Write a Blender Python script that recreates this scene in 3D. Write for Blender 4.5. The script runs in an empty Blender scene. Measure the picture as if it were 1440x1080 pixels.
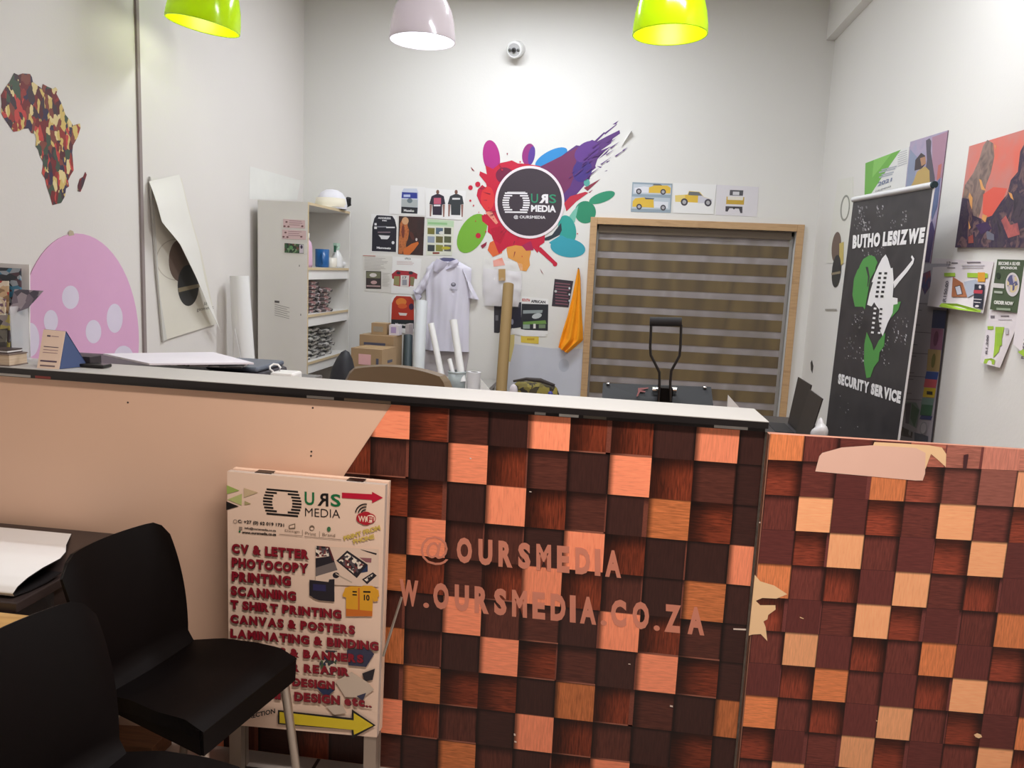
import bpy, bmesh, math, random
from mathutils import Vector, Matrix, Euler
random.seed(7)
S = bpy.context.scene
COL = S.collection
# ------------------------------------------------------------------ camera
FOC = 1100.0
PITCH, ROLL, YAW, EYE = math.radians(8.4), math.radians(2.6), math.radians(7.1), 1.5
_f = Vector((-math.sin(YAW)*math.cos(PITCH), math.cos(YAW)*math.cos(PITCH), -math.sin(PITCH)))
_r0 = Vector((math.cos(YAW), math.sin(YAW), 0)); _u0 = _r0.cross(_f)
_r = _r0*math.cos(ROLL) + _u0*math.sin(ROLL)
_u = -_r0*math.sin(ROLL) + _u0*math.cos(ROLL)
CAM = Vector((0, 0, EYE))
cd = bpy.data.cameras.new('camera'); cam = bpy.data.objects.new('camera', cd); COL.objects.link(cam)
cd.sensor_fit = 'HORIZONTAL'; cd.sensor_width = 36; cd.lens = FOC*36/1440; cd.clip_start = 0.02
Mx = Matrix((_r, _u, -_f)).transposed().to_4x4(); Mx.translation = CAM
cam.matrix_world = Mx
S.camera = cam
# ------------------------------------------------------------------ world, view
w = bpy.data.worlds.new('world'); S.world = w; w.use_nodes = True
w.node_tree.nodes['Background'].inputs[0].default_value = (0.75, 0.8, 0.9, 1)
w.node_tree.nodes['Background'].inputs[1].default_value = 0.15
S.view_settings.view_transform = 'Standard'; S.view_settings.look = 'None'
S.view_settings.gamma = 1; S.view_settings.use_curve_mapping = False
S.view_settings.exposure = 0.0
# ------------------------------------------------------------------ large lights (the ceiling battens are modelled further down)
def area(name, loc, sx, sy, power, col, aim=(0, 0, -1)):
    l = bpy.data.lights.new(name, 'AREA'); l.shape = 'RECTANGLE'; l.size = sx; l.size_y = sy
    l.energy = power; l.color = col
    o = bpy.data.objects.new(name, l); COL.objects.link(o); o.location = loc
    o.rotation_euler = Vector(aim).to_track_quat('-Z', 'Y').to_euler()
    return o
CEIL = 3.62
BATTENS = [((0.45, 3.05, CEIL), 43, (.965, .985, 1.05)), ((-0.75, 5.0, CEIL), 46, (.94, .985, 1.06)), ((0.0, 1.15, 2.62), 49, (1, .91, .86))]
for i, ((bx_, by_, bz_), p_, c_) in enumerate(BATTENS):
    area('batten_light', (bx_, by_, bz_-.115), 1.2, .16, p_, c_)

# ------------------------------------------------------------------ pixel -> place helpers (a pixel of the 1440x1080 photo on a plane of the room)
def ray(x, y): return _f + _r*((x-720)/FOC) - _u*((y-540)/FOC)
def onp(x, y, o, n):
    d = ray(x, y); return CAM + d*((Vector(o)-CAM).dot(n)/d.dot(n))
def onY(x, y, Y): return onp(x, y, (0, Y, 0), Vector((0, 1, 0)))
def onX(x, y, X): return onp(x, y, (X, 0, 0), Vector((1, 0, 0)))
def onZ(x, y, Z): return onp(x, y, (0, 0, Z), Vector((0, 0, 1)))
class Plane:
    def __init__(s, o, n): s.o = Vector(o); s.n = Vector(n).normalized()
    def p(s, x, y, h=0.0): return onp(x, y, s.o, s.n) + s.n*h
def crop(x0, y0, sc): return lambda x, y: (x0+x/sc, y0+y/sc)
XL, XR, YB, YC = -2.54, 1.465, 6.2, 2.1
BACK = Plane((0, YB, 0), (0, -1, 0)); LEFT = Plane((XL, 0, 0), (1, 0, 0)); RIGHT = Plane((XR, 0, 0), (-1, 0, 0))
FRONT = Plane((0, YC, 0), (0, -1, 0))

# ------------------------------------------------------------------ materials
def lin(c):
    return tuple(((v/255)/12.92 if v/255 <= .04045 else ((v/255+.055)/1.055)**2.4) for v in c[:3]) + (1,)
_M = {}
def mat(name, rgb=(200, 200, 200), rough=.55, metal=0, var=.06, scale=8, emit=0, trans=0, alpha=1, spec=.5, sheen=0, bump=0, coat=0):
    if name in _M: return _M[name]
    m = bpy.data.materials.new(name); m.use_nodes = True; nt = m.node_tree; b = nt.nodes['Principled BSDF']
    c = lin(rgb)
    tc = nt.nodes.new('ShaderNodeTexCoord'); nz = nt.nodes.new('ShaderNodeTexNoise'); nz.inputs['Scale'].default_value = scale; nz.inputs['Detail'].default_value = 4
    nt.links.new(tc.outputs['Object'], nz.inputs['Vector'])
    mx = nt.nodes.new('ShaderNodeMix'); mx.data_type = 'RGBA'
    mx.inputs[6].default_value = tuple(v*(1-var) for v in c[:3])+(1,); mx.inputs[7].default_value = tuple(min(1, v*(1+var)) for v in c[:3])+(1,)
    nt.links.new(nz.outputs['Fac'], mx.inputs[0]); nt.links.new(mx.outputs[2], b.inputs['Base Color'])
    b.inputs['Roughness'].default_value = rough; b.inputs['Metallic'].default_value = metal
    b.inputs['Specular IOR Level'].default_value = spec
    if trans: b.inputs['Transmission Weight'].default_value = trans
    if alpha < 1: b.inputs['Alpha'].default_value = alpha
    if sheen: b.inputs['Sheen Weight'].default_value = sheen
    if coat: b.inputs['Coat Weight'].default_value = coat; b.inputs['Coat Roughness'].default_value = .15
    if emit: b.inputs['Emission Color'].default_value = c; b.inputs['Emission Strength'].default_value = emit
    if bump:
        bp = nt.nodes.new('ShaderNodeBump'); bp.inputs['Strength'].default_value = bump; bp.inputs['Distance'].default_value = .01
        nt.links.new(nz.outputs['Fac'], bp.inputs['Height']); nt.links.new(bp.outputs['Normal'], b.inputs['Normal'])
    _M[name] = m; return m
def ramp_mat(name, cols, kind='voronoi', scale=20, rough=.5, stretch=(1, 1, 1), distort=0, detail=3):
    """printed picture: patches of several colours"""
    if name in _M: return _M[name]
    m = bpy.data.materials.new(name); m.use_nodes = True; nt = m.node_tree; b = nt.nodes['Principled BSDF']
    tc = nt.nodes.new('ShaderNodeTexCoord'); mp = nt.nodes.new('ShaderNodeMapping'); mp.inputs['Scale'].default_value = stretch
    nt.links.new(tc.outputs['Object'], mp.inputs[0])
    if kind == 'voronoi':
        t = nt.nodes.new('ShaderNodeTexVoronoi'); t.inputs['Scale'].default_value = scale; out = t.outputs['Color']
        src = mp.outputs[0]
        if distort:
            nz = nt.nodes.new('ShaderNodeTexNoise'); nz.inputs['Scale'].default_value = scale*.7
            nt.links.new(src, nz.inputs[0]); ad = nt.nodes.new('ShaderNodeVectorMath'); ad.operation = 'MULTIPLY_ADD'
            ad.inputs[1].default_value = (distort,)*3; nt.links.new(nz.outputs['Color'], ad.inputs[0]); nt.links.new(src, ad.inputs[2]); src = ad.outputs[0]
        nt.links.new(src, t.inputs['Vector'])
        sp = nt.nodes.new('ShaderNodeSeparateColor'); nt.links.new(out, sp.inputs[0]); fac = sp.outputs[0]
    elif kind == 'wave':
        t = nt.nodes.new('ShaderNodeTexWave'); t.inputs['Scale'].default_value = scale; t.inputs['Distortion'].default_value = distort; t.bands_direction = 'DIAGONAL'
        t.inputs['Detail'].default_value = detail; nt.links.new(mp.outputs[0], t.inputs['Vector']); fac = t.outputs['Fac']
    else:
        t = nt.nodes.new('ShaderNodeTexNoise'); t.inputs['Scale'].default_value = scale; t.inputs['Detail'].default_value = detail; t.inputs['Distortion'].default_value = distort
        nt.links.new(mp.outputs[0], t.inputs['Vector']); fac = t.outputs['Fac']
        mr = nt.nodes.new('ShaderNodeMapRange'); mr.inputs[1].default_value = .3; mr.inputs[2].default_value = .7; nt.links.new(fac, mr.inputs[0]); fac = mr.outputs[0]
    cr = nt.nodes.new('ShaderNodeValToRGB'); cr.color_ramp.interpolation = 'CONSTANT' if kind == 'voronoi' else 'LINEAR'
    el = cr.color_ramp.elements
    while len(el) < len(cols): el.new(.5)
    for i, c in enumerate(cols):
        el[i].position = i/len(cols) if kind == 'voronoi' else i/max(1, len(cols)-1); el[i].color = lin(c)
    nt.links.new(fac, cr.inputs[0]); nt.links.new(cr.outputs[0], b.inputs['Base Color']); b.inputs['Roughness'].default_value = rough
    _M[name] = m; return m
def K(r, g, b, rough=.5):                       # flat printed ink of one colour
    return mat('ink_%d_%d_%d' % (r, g, b), (r, g, b), rough, var=.03)

def wall_material(name, rgb):
    m = mat(name, rgb, .6, var=.03, scale=1.3, bump=.0)
    nt = m.node_tree; b = nt.nodes['Principled BSDF']; tc = [n for n in nt.nodes if n.type == 'TEX_COORD'][0]
    n2 = nt.nodes.new('ShaderNodeTexNoise'); n2.inputs['Scale'].default_value = 60; n2.inputs['Detail'].default_value = 5
    nt.links.new(tc.outputs['Object'], n2.inputs[0]); bp = nt.nodes.new('ShaderNodeBump'); bp.inputs['Strength'].default_value = .12; bp.inputs['Distance'].default_value = .004
    nt.links.new(n2.outputs['Fac'], bp.inputs['Height']); nt.links.new(bp.outputs['Normal'], b.inputs['Normal'])
    return m
M_WALL = wall_material('white_plaster', (228, 226, 221))
M_WALLL = wall_material('white_plaster_left', (226, 221, 216))
M_CEIL = wall_material('ceiling_paint', (225, 225, 222))
M_WHITE = mat('white_paint', (232, 231, 228), .45)
M_PAPER = mat('white_paper', (236, 235, 233), .65, var=.02)
M_BLACKP = mat('black_plastic', (7, 4, 4), .5, var=.15, scale=30, spec=.12)
M_BLACK = mat('black_gloss', (22, 20, 20), .3, var=.1)
M_STEEL = mat('brushed_steel', (196, 186, 174), .35, metal=.9)
M_ALU = mat('aluminium', (205, 203, 200), .4, metal=.7)
M_CREAM = mat('cream_laminate', (234, 194, 166), .38, var=.03, scale=3)
M_CARD = mat('cardboard', (166, 138, 104), .8, var=.08, scale=14)
M_PINE = ramp_mat('pine_wood', [(176, 140, 100), (196, 160, 118), (186, 150, 108)], 'noise', 6, .5, (1, 1, 8))
M_CHROME = mat('chrome', (220, 220, 220), .15, metal=1)

# ------------------------------------------------------------------ mesh builder
class MB:
    def __init__(s): s.v = []; s.f = []; s.m = []; s.mats = []; s.sm = []
    def mi(s, m):
        if m not in s.mats: s.mats.append(m)
        return s.mats.index(m)
    def face(s, pts, m, smooth=False):
        i = len(s.v); s.v += [Vector(p) for p in pts]; s.f.append(list(range(i, i+len(pts)))); s.m.append(s.mi(m)); s.sm.append(smooth)
    def add(s, verts, faces, m, smooth=False):
        i = len(s.v); s.v += [Vector(p) for p in verts]; k = s.mi(m)
        for f in faces: s.f.append([a+i for a in f]); s.m.append(k); s.sm.append(smooth)
        return s
    def hexa(s, b, t, m):                       # bottom four, top four, same order
        s.add(list(b)+list(t), [(3, 2, 1, 0), (4, 5, 6, 7), (0, 1, 5, 4), (1, 2, 6, 5), (2, 3, 7, 6), (3, 0, 4, 7)], m); return s
    def box(s, x0, x1, y0, y1, z0, z1, m):
        return s.hexa([(x0, y0, z0), (x1, y0, z0), (x1, y1, z0), (x0, y1, z0)], [(x0, y0, z1), (x1, y0, z1), (x1, y1, z1), (x0, y1, z1)], m)
    def prism(s, pts, off, m, ms=None):         # outline + offset vector
        n = len(pts); off = Vector(off); a = [Vector(p) for p in pts]; b = [p+off for p in a]
        s.face(b, m); s.face(a[::-1], m)
        for i in range(n): s.face([a[i], a[(i+1) % n], b[(i+1) % n], b[i]], ms or m)
        return s
    def tube(s, pts, r, m, n=12, caps=True, closed=False):
        pts = [Vector(p) for p in pts]; rs = r if isinstance(r, (list, tuple)) else [r]*len(pts); rings = []
        for i, p in enumerate(pts):
            a = pts[max(0, i-1)]; b = pts[min(len(pts)-1, i+1)]; d = (b-a).normalized()
            up = Vector((0, 0, 1)) if abs(d.z) < .95 else Vector((1, 0, 0))
            x = d.cross(up).normalized(); y = x.cross(d)
            rings.append([p + (x*math.cos(t) + y*math.sin(t))*rs[i] for t in [2*math.pi*k/n for k in range(n)]])
        V = [q for rg in rings for q in rg]; F = []
        for i in range(len(rings)-1):
            for k in range(n): F.append((i*n+k, i*n+(k+1) % n, (i+1)*n+(k+1) % n, (i+1)*n+k))
        s.add(V, F, m, True)
        if caps: s.face(rings[0][::-1], m); s.face(rings[-1], m)
        return s
    def lathe(s, prof, c, m, n=32, axis=None, smooth=True):
        c = Vector(c); Q = axis.to_track_quat('Z', 'Y').to_matrix() if axis else Matrix.Identity(3)
        V = []; F = []
        for (r, z) in prof:
            for k in range(n):
                t = 2*math.pi*k/n; V.append(c + Q @ Vector((r*math.cos(t), r*math.sin(t), z)))
        for i in range(len(prof)-1):
            for k in range(n): F.append((i*n+k, i*n+(k+1) % n, (i+1)*n+(k+1) % n, (i+1)*n+k))
        return s.add(V, F, m, smooth)
    def grid(s, fn, nu, nv, m, thick=0, normal=None, mback=None):
        P = [[Vector(fn(i/nu, j/nv)) for j in range(nv+1)] for i in range(nu+1)]
        def nrm(i, j):
            a = P[min(nu, i+1)][j]-P[max(0, i-1)][j]; b = P[i][min(nv, j+1)]-P[i][max(0, j-1)]; c = a.cross(b)
            return c.normalized() if c.length > 1e-9 else Vector((0, 0, 1))
        V = [P[i][j] for i in range(nu+1) for j in range(nv+1)]
        F = [(i*(nv+1)+j, (i+1)*(nv+1)+j, (i+1)*(nv+1)+j+1, i*(nv+1)+j+1) for i in range(nu) for j in range(nv)]
        if not thick: return s.add(V, F, m, True)
        W = [P[i][j]-nrm(i, j)*thick for i in range(nu+1) for j in range(nv+1)]
        s.add(V, F, m, True); s.add(W, [f[::-1] for f in F], mback or m, True)
        bd = [(i, 0) for i in range(nu+1)] + [(nu, j) for j in range(1, nv+1)] + [(i, nv) for i in range(nu-1, -1, -1)] + [(0, j) for j in range(nv-1, 0, -1)]
        L = len(bd); VV = []; FF = []
        for (i, j) in bd: VV += [P[i][j], P[i][j]-nrm(i, j)*thick]
        for k in range(L): a = 2*k; b = 2*((k+1) % L); FF.append((a, a+1, b+1, b))
        return s.add(VV, FF, mback or m)
    def blob(s, c, rx, ry, rz, m, nu=20, nv=12, fn=None):
        c = Vector(c); V = []; F = []
        for i in range(nv+1):
            a = math.pi*i/nv
            for k in range(nu):
                t = 2*math.pi*k/nu; d = Vector((math.sin(a)*math.cos(t)*rx, math.sin(a)*math.sin(t)*ry, math.cos(a)*rz))
                if fn: d = fn(d)
                V.append(c+d)
        for i in range(nv):
            for k in range(nu): F.append((i*nu+k, (i+1)*nu+k, (i+1)*nu+(k+1) % nu, i*nu+(k+1) % nu))
        return s.add(V, F, m, True)
    def build(s, name, parent=None, local=False, bevel=0, origin=None):
        me = bpy.data.meshes.new(name)
        if parent is not None and not local: o = wloc(parent)
        elif parent is not None or local: o = Vector((0, 0, 0))
        elif origin is not None: o = Vector(origin)
        else:
            lo = [min(v[i] for v in s.v) for i in range(3)]; hi = [max(v[i] for v in s.v) for i in range(3)]
            o = Vector(((lo[0]+hi[0])/2, (lo[1]+hi[1])/2, lo[2]))
        me.from_pydata([tuple(v-o) for v in s.v], [], s.f)
        for m in s.mats: me.materials.append(m)
        me.polygons.foreach_set('material_index', s.m); me.polygons.foreach_set('use_smooth', s.sm)
        me.update()
        ob = bpy.data.objects.new(name, me); COL.objects.link(ob)
        if parent is not None: ob.parent = parent
        else: ob.location = o
        if bevel:
            b = ob.modifiers.new('bevel', 'BEVEL'); b.width = bevel; b.segments = 2; b.limit_method = 'ANGLE'
        return ob
def wloc(o):
    p = Vector(o.location)
    while o.parent: o = o.parent; p += Vector(o.location)
    return p
def tag(o, label=None, cat=None, group=None, kind=None):
    if label: o['label'] = label
    if cat: o['category'] = cat
    if group: o['group'] = group
    if kind: o['kind'] = kind
    return o
def struct(o): o['kind'] = 'structure'; return o
def thing(name, loc, label, cat, group=None, rotz=0):
    o = bpy.data.objects.new(name, None); o.empty_display_size = .05; COL.objects.link(o); o.location = loc; o.rotation_euler = (0, 0, rotz)
    return tag(o, label, cat, group)
def copy_tree(o, parent=None):
    c = o.copy(); COL.objects.link(c)
    if parent: c.parent = parent
    for ch in [x for x in bpy.data.objects if x.parent == o]: copy_tree(ch, c)
    return c
# ------------------------------------------------------------------ lettering
_T = {}; _TW = {}
def text_geo(s, bold):
    k = (s, bold)
    if k not in _T:
        cu = bpy.data.curves.new('t', 'FONT'); cu.body = s; cu.size = 1; cu.offset = bold; cu.resolution_u = 3
        ob = bpy.data.objects.new('t', cu); COL.objects.link(ob); dg = bpy.context.evaluated_depsgraph_get()
        me = bpy.data.meshes.new_from_object(ob.evaluated_get(dg))
        V = [(v.co.x, v.co.y) for v in me.vertices]; F = [tuple(p.vertices) for p in me.polygons]
        bpy.data.objects.remove(ob); bpy.data.curves.remove(cu); bpy.data.meshes.remove(me)
        x0 = min(v[0] for v in V); x1 = max(v[0] for v in V); y0 = min(v[1] for v in V); y1 = max(v[1] for v in V)
        _T[k] = ([((x-x0)/(x1-x0), (y-y0)/max(1e-6, y1-y0)) for x, y in V], F); _TW[k] = x1-x0
    return _T[k]
def cond_geo(s, bold, fill):
    """tall narrow lettering: every letter fills its own cell from foot to head"""
    for c in s:
        if c != ' ': text_geo(c, bold)
    mix = .55 if fill < .8 else .18
    wd = lambda c: .3 if c == ' ' else ((1-mix)*_TW[(c, bold)] + mix*(.3 if c in 'I.' else .62))/fill
    tot = sum(wd(c) for c in s); x = 0; V = []; F = []
    for c in s:
        w_ = wd(c)/tot; ff = fill
        if c != ' ':
            vv, f_ = text_geo(c, bold); i = len(V); h_ = .2 if c == '.' else (.74 if c in 'ec' else 1)
            V += [(x+w_*((1-ff)/2+ff*a), b_*h_) for a, b_ in vv]; F += [tuple(q+i for q in f) for f in f_]
        x += w_
    return V, F
class Sheet(MB):
    """flat printed thing on a plane; all outlines are places on that plane"""
    def __init__(s, plane, T=None): super().__init__(); s.pl = plane; s.T = T or (lambda x, y: (x, y)); s.h = 0.0; s.st = .0001
    def P(s, x, y, h=None): return s.pl.p(*s.T(x, y), s.h if h is None else h)
    def base(s, pts, m, th=.0015, h0=.0015, ms=None):
        a = [s.P(x, y, h0) for x, y in pts]; s.prism(a, s.pl.n*th, m, ms); s.h = h0+th; return s
    def up(s): s.h += s.st; return s
    def poly(s, pts, m): s.up(); s.face([s.P(x, y) for x, y in pts], m); return s
    def rect(s, x0, y0, x1, y1, m, sl=0): return s.poly([(x0, y0), (x1, y0+sl*(x1-x0)), (x1, y1+sl*(x1-x0)), (x0, y1)], m)
    def ell(s, cx, cy, rx, ry, m, rot=0, n=28, a0=0, a1=360):
        c, sn = math.cos(math.radians(rot)), math.sin(math.radians(rot)); pts = []
        for k in range(n+(a1-a0 < 360)):
            t = math.radians(a0+(a1-a0)*k/n); x, y = rx*math.cos(t), ry*math.sin(t); pts.append((cx+x*c-y*sn, cy+x*sn+y*c))
        return s.poly(pts, m)
    def arc(s, cx, cy, r, w_, a0, a1, m, n=12):
        o = [(cx+r*math.cos(math.radians(a0+(a1-a0)*k/n)), cy+r*math.sin(math.radians(a0+(a1-a0)*k/n))) for k in range(n+1)]
        i = [(cx+(r-w_)*math.cos(math.radians(a0+(a1-a0)*k/n)), cy+(r-w_)*math.sin(math.radians(a0+(a1-a0)*k/n))) for k in range(n+1)]
        s.up()
        for k in range(n): s.face([s.P(*q) for q in (o[k], o[k+1], i[k+1], i[k])], m)
        return s
    def text(s, t, q, m, bold=0.0, cond=0):
        """q: TL, TR, BR, BL"""
        s.up(); V, F = cond_geo(t, bold, cond) if cond else text_geo(t, bold); A, B, C_, D = [s.P(x, y) for x, y in q]
        s.add([(D*(1-x)+C_*x)*(1-y)+(A*(1-x)+B*x)*y for x, y in V], F, m); return s
    def line_text(s, x0, y0, x1, h, n, gap, m, sl=0.0, jit=True):
        """n thin lines standing for illegible small print"""
        for k in range(n):
            e = x1-(random.random()*.35*(x1-x0) if jit else 0); y = y0+k*gap
            s.rect(x0, y, e, y+h, m, sl)
        return s

# ================================================================== SETTING
mb = MB(); mb.face([(XL-.1, -2.3, 0), (XR+.1, -2.3, 0), (XR+.1, 9.0, 0), (XL-.1, 9.0, 0)], None)
def floor_mat():
    m = bpy.data.materials.new('floor_tiles'); m.use_nodes = True; nt = m.node_tree; b = nt.nodes['Principled BSDF']
    tc = nt.nodes.new('ShaderNodeTexCoord'); br = nt.nodes.new('ShaderNodeTexBrick'); br.offset = 0; br.squash = 1
    br.inputs['Scale'].default_value = 1; br.inputs['Brick Width'].default_value = .34; br.inputs['Row Height'].default_value = .34
    br.inputs['Mortar Size'].default_value = .006; br.inputs['Mortar Smooth'].default_value = .2
    br.inputs['Color1'].default_value = lin((178, 168, 160)); br.inputs['Color2'].default_value = lin((186, 176, 168)); br.inputs['Mortar'].default_value = lin((60, 52, 50))
    mp = nt.nodes.new('ShaderNodeMapping'); mp.inputs['Location'].default_value = (.12, .02, 0)
    nt.links.new(tc.outputs['Object'], mp.inputs[0]); nt.links.new(mp.outputs[0], br.inputs[0])
    nt.links.new(br.outputs[0], b.inputs['Base Color']); b.inputs['Roughness'].default_value = .35
    return m
mb.mats = [floor_mat()]; struct(mb.build('floor', origin=(0, 0, 0)))
mb = MB(); mb.box(XL-.1, XR+.1, -2.3, YB+.12, CEIL, CEIL+.06, M_CEIL); struct(mb.build('ceiling'))
mb = MB(); mb.box(XL-.1, XL, -2.2, YB+.12, 0, CEIL, M_WALLL); struct(mb.build('wall_left'))
mb = MB(); mb.box(XR, XR+.1, -2.2, YB+.12, 0, CEIL, M_WALL); struct(mb.build('wall_right'))
mb = MB(); mb.box(XL-.1, XR+.1, -2.3, -2.2, 0, CEIL, mat('dark_shopfront', (96, 92, 90), .5)); struct(mb.build('wall_front'))
# back wall with the window opening
WX0, WX1, WZ0, WZ1 = -.165, 1.325, .30, 1.868
mb = MB()
mb.box(XL-.1, WX0, YB, YB+.12, 0, CEIL, M_WALL); mb.box(WX1, XR+.1, YB, YB+.12, 0, CEIL, M_WALL)
mb.box(WX0, WX1, YB, YB+.12, WZ1, CEIL, M_WALL); mb.box(WX0, WX1, YB, YB+.12, 0, WZ0, M_WALL)
struct(mb.build('wall_back'))
mb = MB(); mb.box(-1.4, 2.4, 8.6, 8.7, 0, 3.4, mat('corridor_wall', (120, 116, 112), .7)); struct(mb.build('wall_outside'))
# wall joint strip, beam over the right wall
mb = MB(); ya, yb = onX(190, 60, XL).y, onX(203.7, 495, XL).y
mb.box(XL, XL+.012, (ya+yb)/2-.012, (ya+yb)/2+.012, .02, CEIL, mat('joint_strip', (150, 138, 136), .5)); struct(mb.build('trim_1'))
mb = MB(); mb.box(XR-.062, XR, -2.2, YB, 3.235, CEIL, M_WALL); struct(mb.build('trim_2'))
# window: pine frame, reveal, glass
fr = MB(); fw = .052; d = .022
fr.box(WX0-fw, WX0, YB-d, YB, WZ0-fw, WZ1+fw, M_PINE); fr.box(WX1, WX1+fw, YB-d, YB, WZ0-fw, WZ1+fw, M_PINE)
fr.box(WX0, WX1, YB-d, YB, WZ1, WZ1+fw, M_PINE); fr.box(WX0, WX1, YB-d, YB, WZ0-fw, WZ0, M_PINE)
wo = struct(fr.build('window_1', bevel=.003))
gl = MB(); gl.box(WX0, WX1, YB+.10, YB+.106, WZ0, WZ1, mat('window_glass', (235, 240, 240), .05, trans=1, var=0)); gl.build('window_glass', wo)
sa = MB()
for a, b in ((WX0, WX0+.035), (WX1-.035, WX1), (.55, .59)): sa.box(a, b, YB+.085, YB+.118, WZ0, WZ1, M_ALU)
sa.box(WX0, WX1, YB+.085, YB+.118, WZ0, WZ0+.035, M_ALU); sa.box(WX0, WX1, YB+.085, YB+.118, WZ1-.035, WZ1, M_ALU); sa.build('window_sash', wo)
# day-night blind inside the reveal
bl = thing('roller_blind', ((WX0+WX1)/2, YB+.03, WZ0), 'brown and grey striped day-night roller blind inside the pine window frame', 'blind')
def fabric(name, rgb1, rgb2, alpha):
    m = ramp_mat(name, [rgb1, rgb2, rgb1, rgb2], 'noise', 2.2, .45, (2.2, 1, .25), detail=1)
    b = m.node_tree.nodes['Principled BSDF']; b.inputs['Sheen Weight'].default_value = .1
    if alpha < 1: b.inputs['Alpha'].default_value = alpha
    return m
M_OPQ = fabric('blind_brown_band', (92, 78, 58), (116, 98, 66), 1)  # gold streaks of satin sheen put into the band colour
M_SHR = ramp_mat('blind_sheer_band', [(142, 134, 130), (152, 144, 142), (164, 156, 156), (146, 138, 134)], 'noise', 3.0, .5, (1.6, 1, .6), detail=1); M_SHR.node_tree.nodes['Principled BSDF'].inputs['Alpha'].default_value = .93
hb = MB(); hb.box(WX0+.012, WX1-.03, YB+.012, YB+.06, WZ1-.062, WZ1-.004, mat('blind_headrail', (92, 78, 62), .5)); hb.build('headrail', bl)
fb = MB(); z = WZ1-.062; k = 0
while z > WZ0+.05:
    hgt = .052 if k % 2 == 0 else .088
    z2 = max(WZ0+.04, z-hgt); y0 = YB+.034+(0 if k % 2 else .004)
    def fn(u, v, z=z, z2=z2, y0=y0): return (WX0+.015+(WX1-.035-WX0-.015)*u, y0+.0015*math.sin(u*40), z+(z2-z)*v)
    fb.grid(fn, 60, 1, M_SHR if k % 2 == 0 else M_OPQ, .001); z = z2; k += 1
fb.build('blind_fabric', bl)
bb = MB(); bb.tube([(WX0+.02, YB+.036, WZ0+.035), (WX1-.035, YB+.036, WZ0+.035)], .011, mat('blind_headrail')); bb.build('bottom_bar', bl)

# ceiling battens
def batten(x, y, z, label):
    t = thing('ceiling_light', (x, y, z), label, 'light')
    if z < CEIL:
        for dx in (-.45, .45): q = MB(); q.tube([(x+dx, y, z), (x+dx, y, CEIL)], .004, M_ALU, 8); q.build('chain', t)
    b = MB(); b.box(x-.62, x+.62, y-.06, y+.06, z-.05, z, M_WHITE); b.build('housing', t)
    for dy in (-.035, .035):
        q = MB(); q.tube([(x-.6, y+dy, z-.075), (x+.6, y+dy, z-.075)], .016, mat('tube_glow', (255, 250, 240), .4, emit=2, var=0)); q.build('tube', t)
batten(*BATTENS[0][0], 'twin tube ceiling light over the right work desk')
batten(*BATTENS[1][0], 'twin tube ceiling light near the back wall and shelf unit')
batten(*BATTENS[2][0], 'twin tube light hung on chains over the customer side of the counter')

# ================================================================== COUNTER
def zp(x): return 1.1085 - .005*(x+.6)          # the panel top, a touch out of level
CX1 = .417
ct = thing('reception_counter', (-.9, YC+.1, 0), 'long reception counter with white top, cream front and dark wood-block print', 'counter')
b = MB(); b.hexa([(XL, YC, 0), (CX1, YC, 0), (CX1, YC+.15, 0), (XL, YC+.15, 0)], [(XL, YC, zp(XL)), (CX1, YC, zp(CX1)), (CX1, YC+.15, zp(CX1)), (XL, YC+.15, zp(XL))], M_CREAM)
b.build('front_panel', ct)
b = MB(); z0, z1 = zp(XL), zp(CX1)
b.hexa([(XL, YC-.004, z0), (CX1, YC-.004, z1), (CX1, YC+.15, z1), (XL, YC+.15, z0)], [(XL, YC-.004, z0+.012), (CX1, YC-.004, z1+.012), (CX1, YC+.15, z1+.012), (XL, YC+.15, z0+.012)], mat('dark_strip', (40, 36, 36), .3))
for (xa, xb, m) in ((-1.95, -1.70, M_WHITE), (-1.685, -1.635, mat('red_scrap', (190, 90, 85))), (-.845, -.765, M_ALU), (-.735, -.60, mat('bare_board', (150, 132, 110))), (-.195, -.165, M_ALU), (-.128, -.075, M_WHITE), (-.062, .0, mat('grey_scrap', (110, 104, 92))), (.285, .372, M_ALU)):
    b.hexa([(xa, YC-.005, zp(xa)+.0015), (xb, YC-.005, zp(xb)+.0015), (xb, YC, zp(xb)+.0015), (xa, YC, zp(xa)+.0015)], [(xa, YC-.005, zp(xa)+.0095), (xb, YC-.005, zp(xb)+.0095), (xb, YC, zp(xb)+.0095), (xa, YC, zp(xa)+.0095)], m)
b.build('edge_strip', ct)
b = MB(); yf, yk = YC-.022, YC+.178; a0, a1 = z0+.012, z1+.012; xe = CX1+.004; th = .017
b.hexa([(XL, yf, a0), (xe, yf, a1), (xe-.004, yk, a1), (XL, yk, a0)], [(XL, yf, a0+th), (xe, yf, a1+th), (xe-.004, yk, a1+th), (XL, yk, a0+th)], mat('black_edge_band', (32, 28, 28), .3))
b.hexa([(XL, yf+.0004, a0+th), (xe, yf+.0004, a1+th), (xe-.004, yk, a1+th), (XL, yk, a0+th)], [(XL, yf+.0004, a0+th+.002), (xe, yf+.0004, a1+th+.002), (xe-.004, yk, a1+th+.002), (XL, yk, a0+th+.002)], mat('white_counter_top', (182, 179, 174), .4, var=.03))
b.build('countertop', ct)
b = MB(); b.box(CX1, CX1+.006, YC-.006, YC+.02, 0.0, zp(CX1), mat('worn_edge_trim', (96, 86, 78), .35, metal=.6, var=.6, scale=60)); b.build('corner_trim', ct)

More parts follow.
